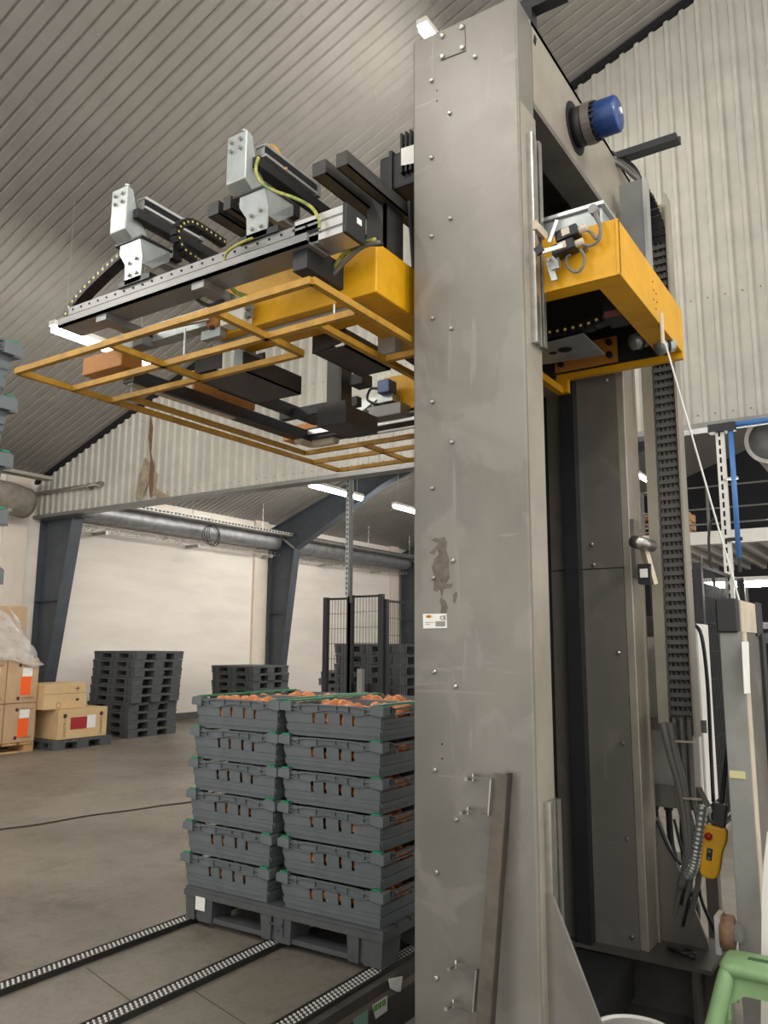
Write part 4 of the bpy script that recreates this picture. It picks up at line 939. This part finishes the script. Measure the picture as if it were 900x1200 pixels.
for pts in (((805, 1008), (808, 1040), (806, 1060), (800, 1085)), ((790, 960), (800, 1000), (806, 1020), (798, 1060)), ((818, 1030), (822, 1055), (832, 1080), (843, 1103)), ((816, 1030), (824, 1060), (836, 1085), (846, 1106)), ((770, 962), (782, 990), (795, 1010), (806, 1016))):
    obj('black_hose', G().tube(curve([PY(*q, 3.45) for q in pts], 5), .006, 7), m_cabb, ec, True)
obj('hose_heap', G().tube(curve([(-.90, 3.36, .262), (-.87, 3.33, .265), (-.84, 3.37, .262), (-.80, 3.34, .266), (-.83, 3.31, .27), (-.88, 3.33, .272), (-.79, 3.31, .262)], 5), .008, 6), m_cabb, ec, True)
# electrical cabinet behind
cb = thing('control_cabinet', (-.9, 3.8, .75), 'white electrical cabinet mounted behind the cable chain', 'cabinet')
cx0, cx1, cy0, cy1 = -1.12, -.815, 3.72, 3.95
obj('cabinet_body', G().box(cx0, cx1, cy0, cy1, .74, 1.50), m_white, cb, bev=.008)
obj('cabinet_side_door', G().box(cx1, cx1 + .012, cy0 + .012, cy0 + .10, .73, 1.50).box(cx1, cx1 + .012, cy0 + .12, cy1, .73, 1.50), m_white, cb, bev=.004)
obj('cabinet_strap', G().box(cx0 - .2, cx1 + .03, cy0 - .16, cy0 - .145, .74, .83), m_mast_d, cb)
obj('cabinet_strap', G().box(cx0 - .2, cx1 + .0, cy0 - .16, cy0 - .145, 1.44, 1.53), m_mast_d, cb)
obj('cabinet_strap', G().box(cx0 - .2, cx1 + .06, cy0 - .16, cy0 - .145, 1.05, 1.10), m_mast_d, cb)
obj('strap_support', G().box(cx0 - .01, cx0 + .05, cy0 - .145, cy0, .74, 1.53).box(cx1 - .06, cx1 - .01, cy0 - .145, cy0, .74, 1.53), m_mast_d, cb)
obj('cabinet_cable', G().tube(curve([PY(812, 730, 3.70), PY(822, 745, 3.66), PY(829, 800, 3.66), PY(833, 880, 3.66), PY(836, 940, 3.62)], 6), .008, 7), m_cabb, cb, True)
obj('cabinet_post', G().box(cx0, cx0 + .05, cy1 - .06, cy1, 0, .74).box(cx1 - .05, cx1, cy1 - .06, cy1, 0, .74), m_beam, cb)
for i in range(3): obj('cabinet_gland', G().cyl((-1.04 + i * .06, 3.78, .74), (-1.04 + i * .06, 3.78, .69), .02, 10), m_black, cb)
for i in range(3): obj('cabinet_hose', G().tube(curve([(-1.04 + i * .06, 3.78, .70), (-1.02 + i * .05, 3.76, .55), (-.96 + i * .03, 3.72, .42), (-.90 + i * .02, 3.68, .3), (-.92, 3.65, .02)], 5), .014, 7), m_cabb, cb, True)
# pendant control
pc = thing('pendant_control', PY(835, 1000, 3.30), 'yellow hand pendant with red stop button hanging by the cables', 'remote control')
a, b = PY(838, 967, 3.30), PY(832, 1028, 3.30); ax = (b - a).normalized(); sd = Vector((1, 0, 0)); sd = (sd - ax * sd.dot(ax)).normalized(); nr = sd.cross(ax)
def pp(u, v): return a + ax * u * (b - a).length + sd * v
prof = [(0, -.032), (0, .042), (.1, .046), (.25, .046), (.45, .036), (.75, .034), (.92, .030), (1.0, .016), (1.02, -.004), (1.0, -.026), (.92, -.036), (.6, -.036), (.35, -.034)]
obj('pendant_body', G().prism([pp(*q) - nr * .02 for q in prof], nr * .04), m_pend, pc, bev=.008)
fs = -1 if nr.y > 0 else 1
c = pp(.21, -.014) + nr * fs * .02; obj('stop_button', G().cyl(c, c + nr * fs * .014, .013, 16), m_red, pc, True)
c = pp(.55, -.006) + nr * fs * .021; obj('key_panel', G().obox(c, ax, sd, nr, .044, .020, .006), m_black, pc, bev=.004)
c = pp(.49, -.006) + nr * fs * .024; obj('key', G().cyl(c, c + nr * fs * .003, .006, 10), m_cab, pc)
c = pp(.62, -.006) + nr * fs * .024; obj('key', G().cyl(c, c + nr * fs * .003, .006, 10), m_cab, pc)
c = pp(.84, -.010) + nr * fs * .02; obj('round_key', G().cyl(c, c + nr * fs * .003, .010, 14), m_pend, pc)
obj('pendant_cuff', G().obox(pp(-.22, .012), ax, sd, nr, .085, .05, .03), m_blackm, pc, bev=.006)
c = pp(-.28, -.02) + nr * fs * .018; obj('hook_bolt', G().cyl(c, c + nr * fs * .012, .011, 12), m_steel, pc)
obj('hook_wire', G().tube(curve([c, pp(-.12, -.014) + nr * fs * .02, pp(-.02, 0) + nr * fs * .01], 5), .003, 6), m_steel, pc)
obj('hook_strap', G().bar(c - nr * fs * .01, c - nr * fs * .01 + Vector((-.06, .10, .06)), .02, .004), m_mast_d, pc)
obj('pendant_cord', G().tube(curve([pp(-.4, .015), pp(-.8, .01) + Vector((0, .05, .02)), pp(-1.3, .0) + Vector((0, .2, .1))], 6), .008, 7), m_cabb, pc, True)

# ------------------------------------------------------------------ gate frame on the right
gf = thing('guard_gate', (-.54, 3.1, 0), 'grey gate post with beige top rail and black corner cap', 'gate')
gx0, gx1, gy = -.575, -.500, 3.0
obj('post', G().box(gx0, gx1, gy, gy + .06, 0, 1.452), m_gpost, gf, bev=.003)
obj('post_side', G().box(gx1, gx1 + .004, gy + .002, gy + .06, 0, 1.45), m_cream, gf)
obj('corner_cap', G().box(gx0 - .006, gx1 - .012, gy - .012, gy + .05, 1.448, 1.566), m_black, gf, bev=.006)
obj('top_rail', G().box(gx0, gx1 - .008, gy + .05, gy + .36, 1.452, 1.562), m_cream, gf)
obj('rail_cap', G().box(gx0, gx1 - .006, gy + .36, gy + .5, 1.44, 1.57), m_dark, gf)
obj('infill_panel', G().box(gx1 - .03, gx1 - .012, gy + .06, gy + .42, .12, 1.452), m_mast, gf)
obj('rear_post', G().box(gx0, gx1, gy + .42, gy + .5, 0, 1.45), m_dark, gf)
P = [PX(*p, gx1 + .0055) for p in ((869, 752), (877, 752), (879, 812), (872, 813))]; obj('paper_strip', G().prism(P, (.001, 0, 0)), m_paper, gf)
c = PY(866, 908, gy - .002); obj('tape_piece', G().box(c.x - .03, c.x + .02, gy - .003, gy, c.z - .012, c.z + .012), mat('tape_yellowish', (206, 200, 150), .6), gf)
for (px, py) in ((858, 1094),):
    c = PY(px, py, 2.95); obj('floor_roller', G().cyl(c + Vector((-.03, 0, 0)), c + Vector((.005, 0, 0)), .055, 20), m_rust, gf, True); obj('roller_plate', G().box(c.x - .045, c.x - .028, 2.91, 2.99, c.z - .06, c.z + .055), m_alu, gf); obj('roller_arm', G().box(c.x + .0, gx0 + .02, 2.94, 3.01, c.z - .02, c.z + .02), m_chan, gf)
# white bent sheet at the right edge
P = [PY(*p, 2.90) for p in ((899, 975), (895, 1010), (892.5, 1060), (891, 1290), (930, 1290), (930, 975))]
tag(obj('white_board', G().prism(P[::-1], (0, .012, 0)), m_white), 'white board edge leaning at the right picture edge', 'board')
# black mesh fence behind
def mesh_panel(name, a, b, z0, z1, label, group, dx=.05, dz=.2, posts=True):
    a, b = Vector(a), Vector(b); d = (b - a); L = d.length; d.normalize(); t = thing(name, a.lerp(b, .5), label, 'fence', group)
    fr = .025
    for p in (a, b):
        if posts: obj('post', G().box(p.x - .03, p.x + .03, p.y - .03, p.y + .03, 0, z1 + .02), m_dark, t)
    for zz in (z0, z1): obj('frame_tube', G().bar(a + Vector((0, 0, zz)), b + Vector((0, 0, zz)), fr, fr), m_dark, t)
    g = G(); n = int(L / dx)
    for i in range(1, n): p = a + d * (L * i / n); g.bar(p + Vector((0, 0, z0)), p + Vector((0, 0, z1)), .004, .004, (1, 0, 0))
    k = int((z1 - z0) / dz)
    for i in range(1, k): g.bar(a + Vector((0, 0, z0 + (z1 - z0) * i / k)), b + Vector((0, 0, z0 + (z1 - z0) * i / k)), .005, .005)
    tag(obj('wire_mesh', g, m_dark, t), kind='stuff'); return t
mesh_panel('mesh_fence', (-1.33, 6.3, 0), (-1.30, 7.9, 0), .1, 2.0, 'black wire mesh fence running back behind the pendant', 'black mesh fences', .04, .2)
tag(obj('dark_screen', G().box(-1.40, -1.37, 6.3, 7.9, .1, 1.9), m_dark), 'dark sheet standing behind the mesh fence on the right', 'sheet')
fa = mesh_panel('mesh_fence', (-6.12, 8.0, 0), (-5.76, 8.0, 0), .5, 1.96, 'narrow black mesh gate leaf left of the thin conduit pole', 'black mesh fences', .04, .18)
for o in fa.children:
    pass
mesh_panel('mesh_fence', (-5.74, 8.0, 0), (-5.30, 8.0, 0), .5, 1.98, 'black mesh gate leaf right of the thin conduit pole', 'black mesh fences', .04, .18)
mesh_panel('mesh_fence', (-5.27, 8.05, 0), (-5.27, 12.5, 0), .3, 1.92, 'long black mesh fence running back from the gate', 'black mesh fences', .05, .2)
tag(obj('gate_kick_plate', G().box(-5.72, -5.32, 8.03, 8.05, .3, .95), m_blackm), 'dark kick plate closing the lower part of the mesh gate', 'plate')
tag(obj('gate_upright', G().box(-5.56, -5.49, 7.88, 7.94, .0, 1.12), m_gpost), 'short grey post standing in front of the mesh gate', 'post')
t = thing('conduit_pole', (-5.72, 8.0, 2), 'thin perforated strut dropping from the gable to the mesh gate', 'pole')
q = PY(414, 560, 7.9)
obj('strut', G().box(-5.735, -5.69, 7.86, 7.90, 1.98, zr(-5.7)), m_galv, t)
obj('conduit', G().cyl((-5.66, 7.88, 1.9), (-5.66, 7.88, zr(-5.66)), .018, 8), m_chan, t, True)
g = G(); zz = 2.0
while zz < 3.4: g.box(-5.722, -5.704, 7.858, 7.861, zz, zz + .03); zz += .06
tag(obj('strut_slots', g, m_dark, t), kind='stuff')

# ------------------------------------------------------------------ far right: mezzanine, struts, pipes
mz = thing('mezzanine', (-1.5, 13.5, 2.9), 'pale mezzanine floor edge with steel guard rail beyond the gable', 'mezzanine')
obj('edge_beam', G().box(-5.0, 3, 13, 13.2, 2.96, 3.16), m_white, mz)
obj('floor_deck', G().box(-5.0, 3, 13.2, 18, 3.08, 3.14), m_galv, mz)
for i in range(26): obj('deck_joist', G().box(-5.0 + i * .31, -4.93 + i * .31, 13.2, 18, 2.98, 3.08), m_white, mz)
for zz in (3.28, 3.52, 3.87): obj('rail', G().cyl((-5, 13.05, zz), (3, 13.05, zz), .014, 8), m_chan, mz, True)
for x in (-4.6, -3.55, -2.55, -1.65, -.6, .5): obj('baluster', G().box(x - .02, x + .02, 13.03, 13.07, 2.95, 3.88), m_chan, mz)
obj('support_column', G().box(-3.5, -3.35, 13.05, 13.2, 0, 2.96), m_dark, mz); obj('support_column', G().box(.2, .35, 13.05, 13.2, 0, 2.96), m_dark, mz)
t = thing('wooden_pallets', (-3.4, 13.6, 3.14), 'small pile of raw wooden pallets on the mezzanine behind the chain tower', 'pallet')
for i in range(3):
    for j in range(2): obj('board', G().box(-3.9, -2.9, 13.35 + .3 * j, 13.5 + .3 * j, 3.14 + i * .14 + .1, 3.14 + i * .14 + .125), m_wood, t)
    for j in range(3): obj('block', G().box(-3.9 + j * .43, -3.76 + j * .43, 13.35, 13.8, 3.14 + i * .14, 3.14 + i * .14 + .1), m_wood, t)
st = thing('slotted_strut', (-1.31, 7.4, 1.5), 'white slotted steel strut hanging below the gable edge', 'strut')
obj('strut_body', G().box(-1.345, -1.275, 7.40, 7.404, .9, GB - .06).box(-1.345, -1.341, 7.404, 7.44, .9, GB - .06).box(-1.279, -1.275, 7.404, 7.44, .9, GB - .06), m_white, st)
g = G(); zz = 1.0
while zz < 3.25: g.box(-1.322, -1.306, 7.397, 7.401, zz, zz + .05); zz += .08
tag(obj('strut_slots', g, m_void, st), kind='stuff')
obj('strut_foot', G().box(-1.40, -1.22, 7.36, 7.48, GB - .12, GB - .05), m_dark, st)
bp = thing('blue_air_pipe', (-1.2, 7.38, 2), 'blue compressed air pipe dropping beside the slotted strut', 'pipe')
obj('vertical_pipe', G().cyl((-1.215, 7.38, 2.15), (-1.215, 7.38, GB - .1), .022, 12), m_bpipe, bp, True)
obj('horizontal_pipe', G().cyl((-1.215, 7.38, GB - .075), (1.5, 7.38, GB - .075), .026, 12), m_bpipe, bp, True)
obj('elbow', G().box(-1.25, -1.17, 7.35, 7.41, GB - .13, GB - .05), m_dark, bp); obj('valve_end', G().cyl((-1.215, 7.38, 2.03), (-1.215, 7.38, 2.15), .014, 8), m_dark, bp)
obj('pipe_clip', G().box(-1.30, -1.18, 7.37, 7.40, 2.84, 2.86), m_steel, bp); obj('pipe_clip', G().box(-1.30, -1.18, 7.37, 7.40, 2.3, 2.33), m_dark, bp)
du = thing('round_duct', (-1.0, 8.6, 3.3), 'round insulated duct with white rim under the gable at the right edge', 'duct')
c = Vector((-1.0, 8.2, 3.35))
obj('duct_rim', G().ring(c, (0, 1, 0), .215, .02, 32, 8), m_white, du, True)
obj('duct_pipe', G().cyl(c + Vector((0, .02, 0)), c + Vector((0, 3.5, 0)), .21, 28), m_silver, du, True)
t = thing('strut_cable', (-1.42, 7.38, 2.4), 'thin black cable looping down beside the slotted strut', 'cable')
obj('cable_line', G().tube(curve([(-1.36, 7.36, 2.52), (-1.43, 7.36, 2.45), (-1.45, 7.36, 2.2), (-1.42, 7.36, 1.9), (-1.38, 7.36, 1.6)], 6), .012, 6), m_cabb, t, True)
# pull cord from the carriage
cp0 = PX(779, 400, -.675); cp1 = PY(867, 706, 3.15)
tag(obj('pull_cord', G().cyl(cp0, cp1, .0035, 6), m_paper), 'thin white cord running down from the yellow carriage to the gate', 'cord')
# far machinery under the mezzanine, pale and busy
fm = thing('far_machine', (-2.2, 11, 0), 'pale far machine with dark rails below the mezzanine', 'machine')
obj('cabinet', G().box(-2.7, -1.95, 11.2, 12.4, 0, 2.25), m_chan, fm); obj('frame', G().box(-3.0, 0, 10.9, 11.0, 1.62, 1.70).box(-3.0, 0, 10.9, 11.0, 1.30, 1.36).box(-2.9, -2.84, 10.9, 11, 0, 1.7).box(-1.7, -1.64, 10.9, 11, 0, 1.9), m_dark, fm)
obj('white_panel', G().box(-2.3, -1.85, 10.5, 10.6, 1.0, 1.75), m_white, fm); obj('roller_bed', G().box(-1.9, .2, 10.4, 11.2, 1.44, 1.56), m_dark, fm)
obj('header', G().box(-2.0, .5, 11.4, 11.5, 2.2, 2.3), m_dark, fm)
# green stool in the foreground
sg = thing('green_stool', (-.47, 2.72, 0), 'green plastic stool at the lower right corner', 'stool')
_n = PZ(843, 1127, .5); sx, sy, sz = _n.x + .09, _n.y + .065, .50
def rrect(cx, cy, hx, hy, r, z, n=5):
    out = []
    for (qx, qy, a0) in ((1, 1, 0), (-1, 1, 90), (-1, -1, 180), (1, -1, 270)):
        for i in range(n + 1):
            a = math.radians(a0 + 90 * i / n); out.append((cx + qx * (hx - r) + r * math.cos(a), cy + qy * (hy - r) + r * math.sin(a), z))
    return out
g = G(); hx, hy = .09, .065
for (d, zz) in ((.0, sz - .035), (.006, sz - .012), (-.004, sz)):
    g.v += rrect(sx, sy, hx + d, hy + d, .03, zz)
n = 24
for k in range(2):
    for j in range(n): g.f.append((k * n + j, k * n + (j + 1) % n, (k + 1) * n + (j + 1) % n, (k + 1) * n + j))
g.f.append(tuple(range(n))[::-1]); g.f.append(tuple(range(2 * n, 3 * n)))
obj('seat', g, m_stool, sg, True)
for (qx, qy) in ((-1, -1), (1, -1), (1, 1), (-1, 1)):
    a = Vector((sx + qx * (hx - .022), sy + qy * (hy - .022), sz - .008)); b = Vector((sx + qx * (hx + .11), sy + qy * (hy + .09), 0))
    obj('leg', G().tube([a, a.lerp(b, .08), a.lerp(b, .5), b], .03, 14, True, [.020, .024, .025, .023]), m_stool, sg, True)
for qy in (-1, 1):
    y = sy + qy * (hy - .016)
    obj('apron', G().prism([(sx - hx + .01, y, sz - .01), (sx + hx - .01, y, sz - .01), (sx + hx + .012, y, sz - .16), (sx + hx - .02, y, sz - .115), (sx + .03, y, sz - .085), (sx - .03, y, sz - .085), (sx - hx + .02, y, sz - .115), (sx - hx - .012, y, sz - .16)], (0, .006, 0)), m_stool, sg)
for qx in (-1, 1):
    x = sx + qx * (hx - .016)
    obj('apron', G().prism([(x, sy - hy + .01, sz - .01), (x, sy + hy - .01, sz - .01), (x, sy + hy, sz - .15), (x, sy + .02, sz - .09), (x, sy - .02, sz - .09), (x, sy - hy, sz - .15)], (.006, 0, 0)), m_stool, sg)
obj('handle_slot', G().obox((sx + .01, sy + .01, sz + .0005), (1, 0, 0), (0, 1, 0), (0, 0, 1), .07, .022, .002), mat('slot_green_dark', (60, 92, 56), .7), sg)
# white tub in front of the base beam
c = PZ(745, 1230, .16)
tb = thing('white_tub', (c.x, c.y, 0), 'white rounded tub rim at the bottom edge in front of the base beam', 'tub')
obj('tub_wall', G().tube([(c.x, c.y, 0), (c.x, c.y, .20)], .13, 28, True, [.11, .128]), m_white, tb, True); obj('tub_rim', G().ring((c.x, c.y, .20), (0, 0, 1), .13, .008, 32, 8), m_white, tb, True)

# ------------------------------------------------------------------ cardboard boxes on the left
XB = -9.85
wp = thing('wooden_pallet', (-10.25, 6.0, 0), 'wooden pallet under the wrapped cardboard cartons', 'pallet')
for j, x in enumerate((-10.6, -10.25, -9.93)):
    for y in (5.2, 5.8, 6.45): obj('block', G().box(x - .05, x + .07, y, y + .14, .02, .10), m_wood, wp)
    obj('bottom_board', G().box(x - .05, x + .07, 5.2, 6.59, 0, .02), m_wood, wp)
for i in range(6): obj('deck_board', G().box(-10.65, XB + .01, 5.2 + .235 * i, 5.4 + .235 * i, .10, .125), m_wood, wp)
def carton(x0, x1, y0, y1, z0, z1, label, group, material=None, style=None):
    t = thing('carton', ((x0 + x1) / 2, (y0 + y1) / 2, z0), label, 'box', group); material = material or m_card
    obj('carton_body', G().box(x0, x1, y0, y1, z0, z1), material, t, bev=.006)
    obj('top_flap', G().box(x0 + .004, x1 - .004, y0 + .004, (y0 + y1) / 2 - .002, z1, z1 + .004).box(x0 + .004, x1 - .004, (y0 + y1) / 2 + .002, y1 - .004, z1, z1 + .004), material, t)
    if style == 'orange':
        yc = (y0 + y1) / 2 + .05; zc = (z0 + z1) / 2; h = z1 - z0
        obj('white_label', G().box(x1, x1 + .002, yc - .06, yc + .08, zc + .06, zc + .06 + .11), m_paper, t); obj('orange_label', G().box(x1, x1 + .002, yc - .075, yc + .07, zc - .18, zc + .055), m_olabel, t)
        for zz in (z1 - .075, z0 + .06):
            obj('logo_dot', G().cyl((x1, yc - .10, zz), (x1 + .002, yc - .10, zz), .024, 14), m_print, t); text('logo_lettering', 'CALIMAX', .042, (x1 + .0012, yc + .04, zz), (0, 1, 0), (0, 0, 1), m_print, t)
    if style == 'red':
        yc = (y0 + y1) / 2; zc = (z0 + z1) / 2
        obj('red_label', G().box(x1, x1 + .002, yc - .20, yc + .06, zc - .075, zc + .085), m_rlabel, t); obj('white_label', G().box(x1, x1 + .002, yc + .06, yc + .20, zc - .07, zc + .10), m_paper, t)
        for yy in (y0 + .10, y1 - .10):
            obj('logo_dot', G().cyl((x1, yy, zc + .11), (x1 + .002, yy, zc + .11), .03, 14), m_print, t); text('logo_lettering', 'CALIMAX', .055, (x1 + .0012, yy, zc - .05), (0, 0, -1), (0, 1, 0), m_print, t)
    if style == 'marks':
        yc = (y0 + y1) / 2
        obj('print_mark', G().box(x1, x1 + .002, yc + .14, yc + .22, z0 + .26, z0 + .27).box(x1, x1 + .002, yc + .175, yc + .185, z0 + .22, z0 + .29).box(x1, x1 + .002, yc + .16, yc + .21, z0 + .10, z0 + .13), m_ink, t)
        obj('tape_line', G().box(x1, x1 + .001, y0, y1, z0 + .2, z0 + .204), m_print, t)
        obj('pen_mark', G().ring((x1, yc - .10, z0 + .05), (1, 0, 0), .035, .003, 16, 4), m_ink, t)
    return t
lv = [('bottom', .13, .62), ('middle', .63, 1.19)]
for (nm, z0, z1) in lv:
    for k, (y0, y1, w) in enumerate(((6.14, 6.585, 'nearest the steel column'), (5.68, 6.13, 'cut by the picture edge'), (5.22, 5.67, 'outside the picture edge'))):
        carton(-10.6, XB, y0, y1, z0, z1, f'{nm} row carton with orange label, the one {w}', 'wrapped cartons', m_card, 'orange')
carton(-10.55, -9.95, 5.75, 6.42, 1.195, 1.88, 'topmost plain carton under loose plastic film', 'wrapped cartons', m_card)
# loose plastic film draped over the top carton
random.seed(3); g = G(); NX, NY = 9, 12
fp = [[None] * NY for _ in range(NX)]
for i in range(NX):
    for j in range(NY):
        u, v = i / (NX - 1), j / (NY - 1); y = 5.4 + 1.02 * u; top = 1.93 if u < .75 else 1.93 - (u - .75) * 1.2
        y += (.22 * v * v if u > .6 else 0) * u
        x = -10.0 + .17 * v ** .7 + random.uniform(-.03, .03); zz = top - v * (top - 1.14 + .05 * math.sin(u * 9)) + random.uniform(-.02, .02)
        fp[i][j] = len(g.v); g.v.append((x, y, zz))
for i in range(NX - 1):
    for j in range(NY - 1): g.f.append((fp[i][j], fp[i + 1][j], fp[i + 1][j + 1], fp[i][j + 1]))
fo = obj('plastic_film', g, m_film, None, True); so = fo.modifiers.new('thickness', 'SOLIDIFY'); so.thickness = .003
tag(fo, 'crumpled clear plastic film hanging over the upper cartons', 'plastic film')
tag(obj('timber_batten', G().bar((-10.62, 6.66, 0), (-10.6, 6.64, 1.48), .05, .03, (0, 1, 0)), m_wood), 'thin raw timber batten standing behind the cartons', 'timber')
hp = copy_tree(base); hp.location = (-9.93, 7.19, 0); hp.scale = (.60, .98, 1.0); hp['label'] = 'single dark pallet carrying three loose light cartons'; del hp['group']
carton(-10.14, -9.66, 6.80, 7.58, .13, .52, 'light carton with red label lying in front on the dark pallet', 'loose cartons', m_card2, 'red')
carton(-10.60 + .33, -10.16, 6.74, 7.30, .13, .50, 'small light carton squeezed behind the red labelled one', 'loose cartons', m_card2)
carton(-10.22, -9.72, 6.60, 7.26, .527, .86, 'light carton with pen marks stacked on top of the other two', 'loose cartons', m_card2, 'marks')
